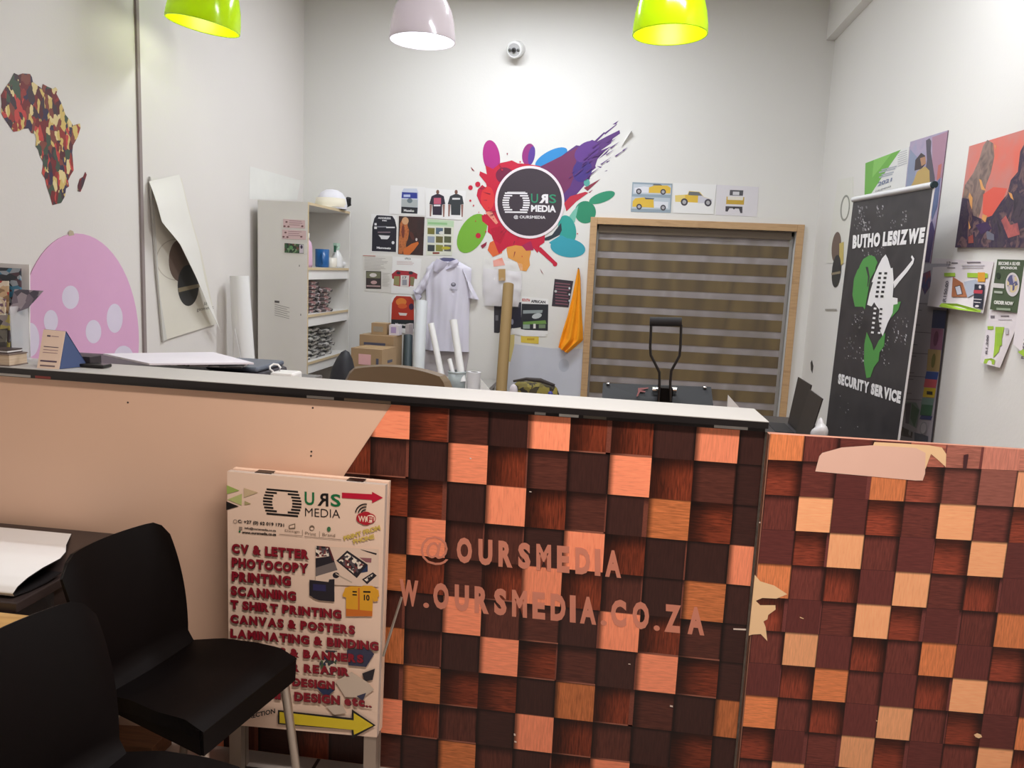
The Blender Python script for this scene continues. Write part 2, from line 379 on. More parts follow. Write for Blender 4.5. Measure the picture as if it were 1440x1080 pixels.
# printed wood blocks: one mesh per panel, block colours and grain as attributes
def print_material(name):
    m = bpy.data.materials.new(name); m.use_nodes = True; nt = m.node_tree; b = nt.nodes['Principled BSDF']; N = nt.nodes.new; L = nt.links.new
    at = N('ShaderNodeAttribute'); at.attribute_name = 'block_colour'
    ed = N('ShaderNodeAttribute'); ed.attribute_name = 'print_fade'
    uvg = N('ShaderNodeUVMap'); uvg.uv_map = 'grain'; uvb = N('ShaderNodeUVMap'); uvb.uv_map = 'block'
    mp = N('ShaderNodeMapping'); mp.inputs['Scale'].default_value = (1.6, 17, 1); L(uvg.outputs[0], mp.inputs[0])
    nz = N('ShaderNodeTexNoise'); nz.inputs['Scale'].default_value = 1.6; nz.inputs['Detail'].default_value = 4; nz.inputs['Distortion'].default_value = .5; L(mp.outputs[0], nz.inputs['Vector'])
    mr = N('ShaderNodeMapRange'); mr.inputs[1].default_value = .3; mr.inputs[2].default_value = .7; L(nz.outputs['Fac'], mr.inputs[0])
    lo = N('ShaderNodeMapRange'); L(mr.outputs[0], lo.inputs[0]); L(at.outputs['Alpha'], lo.inputs[3]); lo.inputs[4].default_value = 1.15   # alpha: depth of the grain
    sep = N('ShaderNodeSeparateXYZ'); L(uvb.outputs[0], sep.inputs[0]); se = N('ShaderNodeSeparateColor'); L(ed.outputs['Color'], se.inputs[0])
    f = None
    inv = N('ShaderNodeMath'); inv.operation = 'SUBTRACT'; inv.inputs[0].default_value = 1; L(sep.outputs[0], inv.inputs[1])
    invy = N('ShaderNodeMath'); invy.operation = 'SUBTRACT'; invy.inputs[0].default_value = 1; L(sep.outputs[1], invy.inputs[1])
    for src, wd in ((sep.outputs[0], se.outputs[0]), (invy.outputs[0], se.outputs[1]), (inv.outputs[0], se.outputs[2])):
        r = N('ShaderNodeMapRange'); r.interpolation_type = 'SMOOTHSTEP'; L(src, r.inputs[0]); r.inputs[1].default_value = 0; L(wd, r.inputs[2]); r.inputs[3].default_value = .18; r.inputs[4].default_value = 1
        if f is None: f = r.outputs[0]
        else:
            mu = N('ShaderNodeMath'); mu.operation = 'MULTIPLY'; L(f, mu.inputs[0]); L(r.outputs[0], mu.inputs[1]); f = mu.outputs[0]
    mu = N('ShaderNodeMath'); mu.operation = 'MULTIPLY'; L(f, mu.inputs[0]); L(lo.outputs[0], mu.inputs[1])
    vm = N('ShaderNodeVectorMath'); vm.operation = 'SCALE'; L(at.outputs['Color'], vm.inputs[0]); L(mu.outputs[0], vm.inputs['Scale'])
    L(vm.outputs[0], b.inputs['Base Color']); b.inputs['Roughness'].default_value = .42; b.inputs['Specular IOR Level'].default_value = .35
    return m
def block_panel(name, parent, x0, pitch, z0, zpitch, rows, style, clip, tilt=0, rowtop=None, colour=None):
    bm = bmesh.new(); uvg = bm.loops.layers.uv.new('grain'); uvb = bm.loops.layers.uv.new('block')
    cl = bm.loops.layers.float_color.new('block_colour'); cf = bm.loops.layers.float_color.new('print_fade')
    rnd = random.Random(11)
    def quad(xa, xb, za, zb, col, fade, vert, depth, ta=0):
        y = YC-.0018
        vs = [bm.verts.new((x, y, z+tilt*(x-x0))) for x, z in ((xa, za), (xb, za), (xb, zb), (xa, zb))]
        f = bm.faces.new(vs); ox, oy = rnd.random()*30, rnd.random()*30
        for lp, (u, v) in zip(f.loops, ((0, 0), (1, 0), (1, 1), (0, 1))):
            lp[uvb].uv = (u, v); lp[uvg].uv = (v+ox, u+oy) if vert else (u+ox, v+oy)
            lp[cl] = col[:3]+(depth,); lp[cf] = fade+(1,)
    for r, row in enumerate(rows):
        zb = (z0 if r == 0 else z0-zpitch*(r-1)) if style == 'L' else (z0+zpitch if r == 0 else z0-zpitch*(r-1))
        za = z0-zpitch*r
        if r == 0 and rowtop: zb = rowtop
        for c, ch in enumerate(row):
            xa, xb = x0+pitch*c, x0+pitch*(c+1); vert = rnd.random() < .55; j = rnd.uniform(.88, 1.12)
            col, depth, fade = colour(ch, rnd)
            if style == 'G' and r < 2 and c >= 4:                # glare on the glossy vinyl, mixed into the block colours along the top right
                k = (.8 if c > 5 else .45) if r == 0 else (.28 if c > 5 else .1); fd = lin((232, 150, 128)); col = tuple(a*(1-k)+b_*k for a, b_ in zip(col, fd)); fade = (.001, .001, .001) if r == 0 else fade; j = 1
            if style == 'L': zb2 = zb
            quad(xa, xb, za, zb, tuple(v*j for v in col[:3]), fade, vert, depth)
            if ch in 'RDM' and rnd.random() < .35:               # the printed side face of the next block
                e = lin((120, 66, 52)) if style == 'L' else lin((120, 62, 58))
                ww = rnd.choice([.004, .008, .012])
                bm.verts.ensure_lookup_table(); quad(xb-ww*pitch/.11, xb, za, zb, e, (.001, .25, .001), False, .8)
            if style == 'L' and ch in 'RM' and rnd.random() < .4: quad(xa, xb, za, za+.004, lin((150, 92, 74)), (.5, .001, .001), False, .8)
    for f in bm.faces:
        pass
    dz = .00012
    for i, f in enumerate(bm.faces):                             # later quads lie a hair in front
        a = f.calc_area()
        if a < pitch*zpitch*.5:
            for v in f.verts: v.co.y -= .0003
    for co, no in clip:
        bmesh.ops.bisect_plane(bm, geom=bm.verts[:]+bm.edges[:]+bm.faces[:], plane_co=co, plane_no=no, clear_outer=True)
    me = bpy.data.meshes.new(name); o = wloc(parent); bmesh.ops.translate(bm, verts=bm.verts, vec=-o); bm.to_mesh(me); bm.free()
    me.materials.append(_M['wood_print'] if 'wood_print' in _M else _M.setdefault('wood_print', print_material('wood_block_print')))
    ob = bpy.data.objects.new(name, me); COL.objects.link(ob); ob.parent = parent; return ob
def colL(ch, r):
    return {'L': (lin((246, 146, 108)), .86, (.16, .03, .001)), 'O': (lin((206, 120, 70)), .6, (.16, .05, .001)),
            'R': (lin((134, 58, 34)), .35, (.75, .45, .001)), 'M': (lin((92, 48, 38)), .55, (.25, .3, .05)), 'D': (lin((62, 34, 29)), .75, (.12, .1, .1))}[ch]
def colR(ch, r):
    return {'L': (lin((248, 176, 126)), .9, (.02, .08, .04)), 'O': (lin((232, 138, 86)), .75, (.02, .1, .05)),
            'R': (lin((160, 72, 50)), .45, (.05, .7, .4)), 'M': (lin((118, 58, 50)), .6, (.05, .22, .2)), 'D': (lin((104, 50, 46)), .8, (.02, .02, .06))}[ch]
# columns start at -5 so that the print runs on behind the sign
ROWS_L = ['MRDMR'+'LRMDLRRDLD', 'DRMDR'+'MDLRMDLRMD', 'RDLMD'+'RRDLRMDORD', 'DMRDO'+'DLMMDLRDDL', 'MRDLM'+'ORMRLRMDOD',
          'DLMRD'+'MDLMMDLRMD', 'RMDOM'+'OMDLRMDLRD', 'DRLMR'+'DORRDORMDO', 'MDRDM'+'LRMDLRMDRD', 'LMDRD'+'MDOMDRLRDM', 'RDMMR'+'ORMDRMDMRD']
o_ = Vector((-.604, YC, 1.099)); dn = Vector((-.731, YC, .896))-o_
nrm = Vector((dn.z, 0, -dn.x)); nrm = nrm if nrm.x < 0 else -nrm
tl = Vector((XL, YC, zp(XL))); tr = Vector((CX1, YC, zp(CX1))); dt = tr-tl
block_panel('wood_print', ct, -.657-5*.1122, .1122, 1.012, .1125, ROWS_L, 'L',
            [(o_, nrm), (tr, Vector((-dt.z, 0, dt.x))), (Vector((CX1, 0, 0)), Vector((1, 0, 0))), (Vector((0, 0, .002)), Vector((0, 0, -1)))], rowtop=1.13, colour=colL)
c5 = crop(520, 560, 2.571)
lt = Sheet(FRONT, c5); lt.h = .0026
M_LET = mat('counter_lettering', (222, 142, 116), .45, var=.05, alpha=.82)
lt.h = .0026
lt.text('@', [(185, 492), (285, 501), (285, 606), (185, 597)], M_LET, .0)
lt.text('OURSMEDIA', [(303, 499), (921, 552), (921, 650), (303, 592)], M_LET, .055, .7)
lt.build('handle_lettering', ct)
lt = Sheet(FRONT, c5); lt.h = .0026
lt.text('W.OURSMEDIA.CO.ZA', [(95, 651), (1221, 757), (1221, 858), (95, 746)], M_LET, .055, .72)
lt.text('WW', [(-130, 630), (82, 650), (82, 745), (-130, 724)], M_LET, .055, .72)
lt.build('website_lettering', ct)
for x, y, wd, hh in ((1040, 884, 9, 3), (662, 644, 1.2, 2.5), (746, 691, 1.5, 1.5), (724, 1032, 1.2, 4), (725, 1042, 1.5, 3), (944, 992, 2, 3), (885, 933, 1.5, 1.5), (1067, 734, 2, 2)):
    cm = Sheet(FRONT); cm.h = .003; cm.poly([(x-wd, y-hh*.4), (x+wd, y-hh*.2), (x+wd, y+hh*.6), (x-wd, y+hh*.3)], mat('chip_white', (225, 205, 190))); cm.build('chip', ct)
for x, y in ((440, 573.5), (438, 635), (437.5, 641), (180, 566)):
    cm = Sheet(FRONT); cm.h = .0006; cm.ell(x, y, 1.4, 1.4, mat('screw_dark', (70, 55, 48)), n=10); cm.build('screw', ct)

# the gate flap to the right of the counter
GX0 = .430
gt = thing('counter_gate', (.95, YC+.02, .0), 'wood-block print gate panel with torn patches right of the counter', 'gate')
b = MB(); b.hexa([(GX0, YC, .012), (XR-.004, YC, .012), (XR-.004, YC+.035, .012), (GX0, YC+.035, .012)], [(GX0, YC, 1.0965), (XR-.004, YC, 1.101), (XR-.004, YC+.035, 1.101), (GX0, YC+.035, 1.0965)], mat('gate_board', (190, 130, 105), .5))
b.build('gate_board', gt)
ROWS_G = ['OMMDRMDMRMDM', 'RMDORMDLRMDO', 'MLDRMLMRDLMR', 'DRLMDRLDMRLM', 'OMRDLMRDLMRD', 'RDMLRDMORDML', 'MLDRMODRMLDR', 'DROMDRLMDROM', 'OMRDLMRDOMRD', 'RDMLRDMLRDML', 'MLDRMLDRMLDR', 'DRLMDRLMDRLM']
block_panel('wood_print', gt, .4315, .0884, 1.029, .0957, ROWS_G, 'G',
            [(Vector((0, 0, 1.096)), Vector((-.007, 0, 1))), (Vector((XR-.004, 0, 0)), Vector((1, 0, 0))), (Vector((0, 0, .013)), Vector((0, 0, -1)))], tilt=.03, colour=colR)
c6 = crop(1000, 580, 3.273)
pt = Sheet(FRONT, c6); pt.h = .0028
M_TORN = mat('torn_cream', (246, 206, 158), .6, var=.03); M_TAPE = mat('pinkish_tape', (236, 192, 172), .4, var=.04)
M_GLARE = mat('glare_pink', (226, 150, 128), .45, var=.12, scale=20)  # tone of the painted glare, no face uses it
pt.poly([(750, 135), (880, 142), (1000, 150), (1060, 160), (1080, 190), (1078, 250), (1040, 215), (1010, 190), (985, 258), (975, 262), (940, 190), (740, 160)], M_TORN)
pt.poly([(497, 200), (510, 185), (600, 160), (740, 150), (940, 162), (985, 185), (983, 280), (972, 312), (940, 312), (700, 290), (478, 270)], M_TAPE)
pt.build('torn_tape_patch', gt); pt = Sheet(FRONT, c6); pt.h = .0028
pt.poly([(200, 745), (225, 775), (290, 795), (350, 835), (300, 855), (235, 852), (205, 865), (225, 885), (295, 885), (296, 905), (262, 930), (258, 950), (240, 960), (250, 985), (258, 1050), (228, 1018), (190, 1020), (172, 1025)], M_TORN)
pt.build('torn_edge_patch', gt); pt = Sheet(FRONT, c6); pt.h = .0034
pt.poly([(1160, 195), (1180, 190), (1178, 180), (1182, 196), (1172, 260), (1156, 258)], mat('slot_dark', (70, 30, 34)))
pt.build('slot', gt)
for q in ([(1120, 865), (1140, 855), (1165, 865), (1172, 880), (1150, 888), (1130, 880)], [(500, 772), (512, 778), (505, 782)], [(20, 120), (45, 130), (42, 134), (20, 126)]):
    bt = Sheet(FRONT, crop(1120, 840, 4.5)); bt.h = .003; bt.poly(q, M_TORN); bt.build('chip', gt)

# ================================================================== PAVEMENT SIGN
SG = Plane((0, 2.0, .5), Vector((0, -1, .035)))
sg = thing('sandwich_board', (-.8, 2.03, 0), 'white sandwich-board sign listing printing services in dark red letters', 'sign')
TL_, TR_, BR_, BL_ = (319.3, 662.8), (542, 682.5), (530, 1037), (322.5, 1019)
fr = Sheet(SG); M_SB = mat('sign_board_white', (240, 208, 184), .45, var=.04, scale=5)
fr.base([BL_, BR_, TR_, TL_], M_SB, .022, -.022, mat('sign_edge', (205, 190, 178), .5))
fr.build('front_board', sg)
P4 = [SG.p(*q) for q in (BL_, BR_, TR_, TL_)]
bk = MB(); bk.prism([p+Vector((0, .032, 0)) for p in P4], (0, .02, 0), M_SB); bk.build('rear_board', sg)
for (x, y0, y1, nm) in ((330, 1019, 1075, 'leg'), (521, 1036, 1092, 'leg')):
    p = SG.p(x, y0-40); q = SG.p(x, y0)
    l = MB(); l.box(p.x-.018, p.x+.018, q.y+.004, q.y+.03, 0, p.z, mat('sign_leg_metal', (176, 160, 146), .4, metal=.5)); l.build('leg', sg)
    l = MB(); l.box(p.x-.018, p.x+.018, q.y+.036, q.y+.052, 0, p.z, mat('sign_leg_metal')); l.build('leg', sg)
for x in (367, 497):
    p = SG.p(x, 664+(x-319)*.088); h = MB(); h.box(p.x-.024, p.x+.024, p.y+.012, p.y+.04, p.z-.002, p.z+.004, M_BLACK); h.build('hinge', sg)
st = MB(); a_ = SG.p(536, 925); c_ = SG.p(558, 850)
st.tube([(a_.x+.003, a_.y+.01, a_.z), (c_.x, c_.y+.05, c_.z)], .004, M_STEEL, 8); st.build('stay', sg)
ds = Sheet(SG); ds.h = .0004; ds.st = .00004
RED = mat('sign_red', (138, 22, 38), .45, var=.04); BLK = mat('sign_black', (26, 22, 22), .45); GRN = mat('sign_green', (20, 110, 62), .45)
s3 = crop(300, 640, 5.538); s4 = crop(300, 835, 4.408); s7 = crop(380, 640, 7.72)
def logo(sh, x0, y0, x1, y1, m, sl=0.0, n=9):
    """striped ring"""
    H = (y1-y0); bh = H/(n*1.62)
    for i in range(n):
        y = y0+H*(i+.25)/n; t = abs((i+.5)/n*2-1); inset = (x1-x0)*.13*max(0, t-.15)**1.2
        def bar(a, b): sh.rect(a, y+sl*(a-x0), b, y+bh+sl*(a-x0), m, sl)
        if i in (0, n-1): bar(x0+inset, x1-inset)
        else:
            wd = (x1-x0)*(.24+.06*(t > .6)); bar(x0+inset, x0+inset+wd); bar(x1-inset-wd, x1-inset)
# headings in the photo's own places
ds.T = s3
logo(ds, 388, 250, 688, 462, BLK, .085)
ds.text('U', [(712, 283), (787, 290), (787, 392), (712, 385)], GRN, .02)
ds.text('R', [(897, 299), (812, 292), (812, 392), (897, 400)], BLK, .02)
ds.text('S', [(915, 300), (993, 306), (993, 405), (915, 398)], GRN, .02)
ds.text('MEDIA', [(716, 410), (988, 425), (988, 490), (716, 474)], BLK, -.008)
ds.poly([(1003, 291), (1237, 304), (1237, 285), (1322, 331), (1237, 373), (1237, 348), (1003, 333)], mat('sign_arrow_red', (190, 20, 52), .45))
ds.poly([(105, 233), (205, 275), (108, 302)], mat('sign_green_a', (160, 176, 90))); ds.poly([(110, 345), (225, 300), (222, 390)], mat('sign_green_b', (186, 190, 120)))
ds.poly([(102, 358), (200, 398), (102, 427)], BLK); ds.poly([(240, 255), (350, 290), (240, 330)], mat('sign_beige', (206, 180, 140))); ds.poly([(245, 355), (297, 378), (245, 388)], mat('sign_beige2', (172, 158, 110)))
ds.text('C: +27 (0) 62 019 1731', [(193, 500), (553, 532), (553, 565), (193, 533)], BLK, .03)
ds.arc(172, 515, 16, 4, 0, 360, mat('sign_grey', (150, 130, 115)))
ds.text('info@oursmedia.co.za', [(245, 557), (490, 578), (490, 600), (245, 578)], BLK, .03); ds.text('www.oursmedia.co.za', [(225, 588), (492, 606), (492, 628), (225, 609)], BLK, .04)
ds.ell(207, 594, 8, 8, GRN, n=10); ds.rect(203, 556, 228, 580, mat('sign_grey'), .085)
GREY = mat('sign_greytext', (120, 100, 82), .5); DG = mat('sign_deepgreen', (60, 110, 70))
for (t, x0, x1, y) in (('Design', 560, 672, 577), ('Print', 718, 803, 594), ('Brand', 852, 950, 604)): ds.text(t, [(x0, y), (x1, y+9), (x1, y+32), (x0, y+23)], GREY, .0)
ds.poly([(590, 545), (640, 530), (640, 570), (590, 572)], GREY); ds.poly([(597, 551), (633, 540), (633, 563), (597, 566)], M_SB); ds.ell(770, 565, 20, 20, GREY, n=16); ds.ell(770, 572, 13, 10, M_SB, n=16); ds.ell(902, 575, 15, 19, DG, n=16)
ds.rect(695, 580, 698, 625, GREY); ds.rect(828, 592, 831, 636, GREY); ds.rect(515, 612, 695, 616, GREY, .085); ds.rect(712, 630, 1000, 634, GREY, .085)
ds.arc(1185, 455, 80, 9, 188, 280, BLK); ds.arc(1185, 455, 58, 9, 190, 280, BLK); ds.arc(1185, 455, 36, 9, 195, 280, BLK)
WR = mat('wifi_red', (176, 24, 40))
for x, y, rx, ry in ((1160, 490, 45, 42), (1222, 492, 45, 40), (1190, 510, 48, 34), (1190, 462, 40, 24)): ds.ell(x, y, rx, ry, WR, n=18)
ds.ell(1226, 494, 36, 31, M_SB, n=18); ds.text('Wi', [(1130, 470), (1192, 473), (1192, 520), (1130, 515)], M_SB, .03); ds.text('Fi', [(1204, 473), (1252, 477), (1252, 522), (1204, 518)], WR, .03)
YEL = mat('sign_yellow_text', (206, 178, 84))
ds.text('PRINT FROM', [(1013, 630), (1296, 542), (1306, 578), (1022, 664)], YEL, .05); ds.text('PHONE', [(1085, 655), (1252, 612), (1260, 648), (1096, 690)], YEL, .05)
# little pictures
DK = mat('pic_dark', (40, 34, 40)); GY = mat('pic_grey', (116, 104, 100)); DR = mat('pic_maroon', (96, 36, 40)); COLL = ramp_mat('tiny_collage', [(40, 36, 40), (220, 205, 190), (120, 60, 60), (240, 225, 205), (90, 80, 84)], 'voronoi', 160)
ds.rect(800, 705, 1290, 1000, mat('pic_ground', (228, 200, 178)), .05)
ds.poly([(800, 703), (895, 710), (905, 785), (800, 790)], COLL); ds.poly([(893, 710), (908, 715), (968, 890), (800, 942), (800, 800), (905, 785)], DK); ds.poly([(800, 875), (945, 830), (970, 892), (800, 942)], GY); ds.poly([(895, 710), (908, 714), (945, 815), (932, 820)], DR)
ds.ell(958, 933, 26, 23, DK); ds.poly([(960, 820), (1045, 740), (1205, 850), (1120, 955)], DK); ds.poly([(980, 822), (1045, 760), (1175, 850), (1112, 932)], COLL); ds.poly([(1205, 850), (1205, 905), (1150, 915)], mat('pic_blue', (40, 52, 84)))
ds.poly([(1160, 965), (1245, 910), (1275, 935), (1200, 1003)], DK); ds.poly([(1178, 965), (1242, 925), (1255, 935), (1202, 985)], COLL); ds.poly([(1145, 730), (1275, 762), (1272, 775), (1200, 752)], DK); ds.poly([(1140, 795), (1235, 800), (1232, 835), (1190, 830)], mat('pic_rose', (150, 96, 100)))
ds.poly([(955, 915), (1085, 985), (1080, 992), (955, 925)], mat('pic_line', (190, 170, 150)))
ds.poly([(1010, 1080), (1030, 1040), (1070, 1020), (1160, 1020), (1170, 1012), (1240, 1015), (1290, 1050), (1295, 1100), (1010, 1100)], mat('jersey_yellow', (226, 162, 40)))
ds.poly([(752, 968), (900, 985), (905, 965), (947, 962), (945, 1130), (840, 1130), (752, 1090)], DK); ds.rect(780, 1000, 880, 1050, mat('pic_violet', (48, 44, 84)), .08)
s8 = crop(420, 690, 5.143)
ds.T = s8; JY = mat('jersey_yellow'); JO = mat('jersey_orange', (206, 110, 36))
ds.poly([(80, 745), (130, 755), (200, 760), (262, 730), (262, 800), (200, 795), (150, 790), (110, 775)], DK)
ds.poly([(322, 760), (338, 700), (380, 688), (450, 690), (520, 685), (565, 715), (578, 795), (545, 800), (540, 780), (535, 905), (345, 905), (345, 770)], JY)
ds.poly([(345, 850), (535, 868), (535, 905), (345, 905)], JO); ds.rect(432, 700, 444, 905, JO); ds.text('10', [(474, 748), (516, 750), (516, 794), (474, 790)], BLK, .04); ds.rect(470, 722, 522, 734, BLK, .03); ds.rect(392, 722, 424, 732, BLK, .05); ds.rect(392, 744, 424, 754, BLK, .05)
# list of services
ds.T = s4
COMP = ramp_mat('pic_computers', [(60, 60, 64), (210, 190, 170), (70, 90, 60), (48, 52, 80), (225, 205, 185)], 'voronoi', 120)
for pts, m in (([(660, 430), (700, 345), (770, 350), (760, 505), (690, 495)], COMP), ([(830, 345), (960, 330), (1000, 370), (950, 450), (840, 440)], mat('pic_navy', (56, 56, 78))), ([(925, 490), (1005, 460), (990, 530), (940, 540)], DK),
               ([(760, 540), (860, 480), (960, 545), (1000, 590), (930, 640), (820, 635)], mat('pic_pale', (206, 186, 166))), ([(640, 575), (760, 590), (700, 640)], mat('pic_blue')), ([(700, 690), (800, 680), (830, 735), (750, 745)], mat('pic_pale')), ([(890, 630), (950, 610), (930, 660)], mat('pic_navy'))):
    ds.poly(pts, m)
def red_line(t, T, x0, x1, yt, hh, sl):
    ds.T = T; q = [(x0, yt), (x1, yt+sl*(x1-x0)), (x1, yt+sl*(x1-x0)+hh), (x0, yt+hh)]
    d_ = .006*(hh)
    ds.text(t, [(x+hh*.055, y+hh*.06) for x, y in q], BLK, .06, .9); ds.text(t, q, RED, .06, .9)
red_line('CV & LETTER', s3, 145, 750, 684, 74, .083); red_line('PHOTOCOPY', s3, 145, 745, 792, 76, .083); red_line('PRINTING', s3, 145, 610, 900, 76, .083)
c2 = crop(0, 720, 3.0)
red_line('SCANNING', c2, 975, 1252, 308, 40, .09)
red_line('T SHIRT PRINTING', s4, 107, 798, 33, 55, .092); red_line('CANVAS & POSTERS', s4, 107, 882, 122, 55, .092); red_line('LAMINATING & BINDING', s4, 107, 1028, 211, 55, .09)
red_line('POSTERS & BANNERS', s4, 107, 935, 300, 52, .09); red_line('COMPUTER REAPIR', s4, 107, 848, 390, 52, .088); red_line('WEB DESIGN', s4, 300, 757, 497, 52, .09)
red_line('GRAPHIC DESIGN etc..', s4, 120, 985, 568, 56, .088)
ds.T = s4
ds.text('FOLLOW', [(185, 690), (305, 680), (305, 708), (185, 716)], BLK, .03); ds.text('DIRECTION', [(185, 750), (387, 705), (388, 735), (188, 778)], BLK, .03)
AR = [(405, 715), (862, 765), (862, 710), (1010, 810), (865, 890), (860, 838), (405, 803)]
ds.poly(AR, BLK); ds.poly([(415, 727), (874, 779), (874, 733), (994, 810), (876, 868), (872, 838), (415, 795)], mat('sign_yellow', (222, 196, 40), .45))
ds.build('printed_face', sg)

# ================================================================== CHAIRS
def make_chair(label):
    t = thing('plastic_chair', (0, 0, 0), label, 'chair')
    b = MB()
    def seat(u, v):
        x = -.20+.35*u; wd = .148+.036*min(1, u*1.6); y = (v*2-1)*wd
        z = .452-.016*math.sin(math.pi*v)*math.sin(math.pi*min(1, u*1.05)) - (.02*max(0, u-.85)/.15) - .022*max(0, .35-u)/.35
        return (x, y, z)
    b.grid(seat, 14, 12, M_BLACKP, .03)
    # skirt under the seat rim
    for sgn in (-1, 1):
        b.hexa([(-.17, sgn*.143-.004, .395), (.14, sgn*.178-.004, .37), (.14, sgn*.178+.004, .37), (-.17, sgn*.143+.004, .395)], [(-.17, sgn*.15-.004, .425), (.14, sgn*.183-.004, .435), (.14, sgn*.183+.004, .435), (-.17, sgn*.15+.004, .425)], M_BLACKP)
    b.hexa([(.138, -.18, .37), (.148, -.18, .37), (.148, .18, .37), (.138, .18, .37)], [(.138, -.183, .432), (.149, -.183, .432), (.149, .183, .432), (.138, .183, .432)], M_BLACKP)
    b.build('seat', t, local=True)
    b = MB()
    def back(u, v):                              # u up, v across
        a = (v*2-1); hw = .148+.026*math.sin(math.pi*min(1, u*1.0)*.62)
        top = 1-(max(0, abs(a)-.68)/.32)**2.2*.14
        z = .418+.347*u*top
        x = -.19-.03*u-.05*u*u - .03*(1-a*a)*(.2+.8*u) + .03*max(0, .12-u)/.12
        return (x, a*hw, z)
    b.grid(back, 16, 16, M_BLACKP, .014); b.build('backrest', t, local=True)
    for (x, y, fx, fy) in ((.125, .155, .165, .185), (.125, -.155, .165, -.185), (-.15, .125, -.25, .2), (-.15, -.125, -.25, -.2)):
        l = MB(); l.tube([(x, y, .405), (fx, fy, .012)], [.0125, .011], M_STEEL, 12); lo = l.build('leg', t, local=True)
        f = MB(); f.tube([(fx, fy, .0), (fx, fy, .022)], .014, M_BLACK, 12); f.build('foot_cap', lo, local=True)
    return t
chA = make_chair('whole black plastic chair with steel legs in front of the sign'); chA.location = (-.97, 1.745, 0); chA.rotation_euler.z = math.radians(-11)
chB = copy_tree(chA); chB.location = (-.845, 1.25, 0); chB.rotation_euler.z = math.radians(-11)
chB['label'] = 'nearer black plastic chair at the bottom left edge, only its back in view'
for c in (chA, chB): c['group'] = 'black plastic chairs'

# ================================================================== CUSTOMER SIDE, LEFT
dk = thing('black_desk', (-1.8, 1.74, 0), 'low black desk pushed against the cream counter front at left', 'desk')
MD = mat('black_desk_laminate', (52, 42, 40), .4, var=.1)
b = MB(); b.box(-2.3, -1.362, 1.60, 2.088, .635, .66, MD); b.build('desk_top', dk, bevel=.003)
b = MB(); b.box(-2.26, -1.41, 1.80, 1.815, .2, .635, mat('desk_modesty', (62, 52, 52), .5)); b.build('modesty_panel', dk)
for x in (-2.28, -1.385): b = MB(); b.box(x-.011, x+.011, 1.74, 1.86, 0, .635, MD); b.build('end_panel', dk)
b = MB()
PRO = [(2.04, .6655), (1.93, .676), (1.83, .70), (1.75, .716), (1.69, .714), (1.65, .704), (1.625, .69), (1.614, .676), (1.622, .6655), (1.66, .6645), (1.71, .666), (1.76, .672)]
PXR = [-1.546, -1.48, -1.405, -1.36, -1.362, -1.37, -1.378, -1.382, -1.385, -1.375, -1.368, -1.366]
def banner_fn(u, v):
    k = min(len(PRO)-2, int(v*(len(PRO)-1))); q = v*(len(PRO)-1)-k
    y = PRO[k][0]*(1-q)+PRO[k+1][0]*q; z = PRO[k][1]*(1-q)+PRO[k+1][1]*q; xr = PXR[k]*(1-q)+PXR[k+1]*q
    return (-2.28+u*(xr+2.28), y, z)
b.grid(lambda u, v: banner_fn(v, u), 44, 12, M_PAPER, .003, mback=mat('black_backing', (30, 27, 28), .5))
tag(b.build('vinyl_sheet'), 'white sheet with black backing curling over the black desk edge', 'sheet')
wt = thing('wooden_table', (-1.75, 1.4, 0), 'low tan wooden table beside the two black chairs', 'table')
MT = ramp_mat('tan_board', [(196, 156, 96), (176, 136, 82), (206, 168, 110)], 'noise', 4, .5, (1, 6, 1))
b = MB(); b.box(-2.3, -1.168, 1.06, 1.588, .612, .64, MT); b.build('table_top', wt, bevel=.002)
for x in (-2.27, -1.21):
    for y in (1.1, 1.55): b = MB(); b.box(x-.02, x+.02, y-.02, y+.02, 0, .612, MT); b.build('leg', wt)
pls = [((-1.62, 1.97), (-1.27, 2.035), .022), ((-1.60, 1.955), (-1.262, 2.015), .045), ((-1.64, 1.975), (-1.255, 2.02), .068)]
nm = ['bottom', 'middle', 'top']
for i, ((xa, y0), (xb, y1), zt) in enumerate(pls):
    b = MB(); b.hexa([(xa, y0-.05, zt-.022), (xb, y1-.06, zt-.022), (xb+.005, y1+.045, zt-.022), (xa, y0+.05, zt-.022)], [(xa, y0-.05, zt-.001), (xb, y1-.06, zt-.001), (xb+.005, y1+.045, zt-.001), (xa, y0+.05, zt-.001)], ramp_mat('dark_plank', [(104, 70, 46), (124, 84, 54), (92, 60, 42)], 'noise', 5, .6, (1, 9, 1)))
    tag(b.build('wooden_plank', bevel=.002), '%s brown plank of the small pile on the floor behind the chair' % nm[i], 'plank', 'planks on the floor')

# ================================================================== LEFT WALL
A = Sheet(LEFT, crop(0, 90, 5.143))
AFR = ramp_mat('africa_print', [(120, 42, 46), (70, 52, 60), (214, 186, 110), (150, 54, 50), (60, 50, 78), (196, 70, 66), (226, 206, 150), (92, 40, 48), (70, 84, 70), (132, 70, 60)], 'voronoi', 34, .5, (1, 1.2, .7), .05)
AE = mat('africa_outline', (86, 46, 44))
af = [(100, 65), (130, 80), (160, 68), (215, 72), (228, 95), (235, 130), (290, 170), (300, 182), (308, 145), (345, 165), (382, 180), (400, 168), (414, 185), (405, 215), (440, 280), (455, 320), (470, 365), (510, 415), (525, 445), (575, 430), (580, 460), (560, 525), (525, 590), (520, 640), (525, 700), (530, 770), (505, 810), (490, 845), (497, 885), (475, 900), (468, 955), (440, 1005), (378, 1020), (362, 960), (335, 880), (325, 830), (300, 790), (308, 745), (310, 710), (285, 660), (275, 620), (255, 595), (260, 540), (250, 505), (225, 500), (205, 465), (165, 470), (135, 485), (95, 490), (60, 440), (25, 390), (5, 350), (10, 290), (5, 225), (40, 165), (70, 125)]
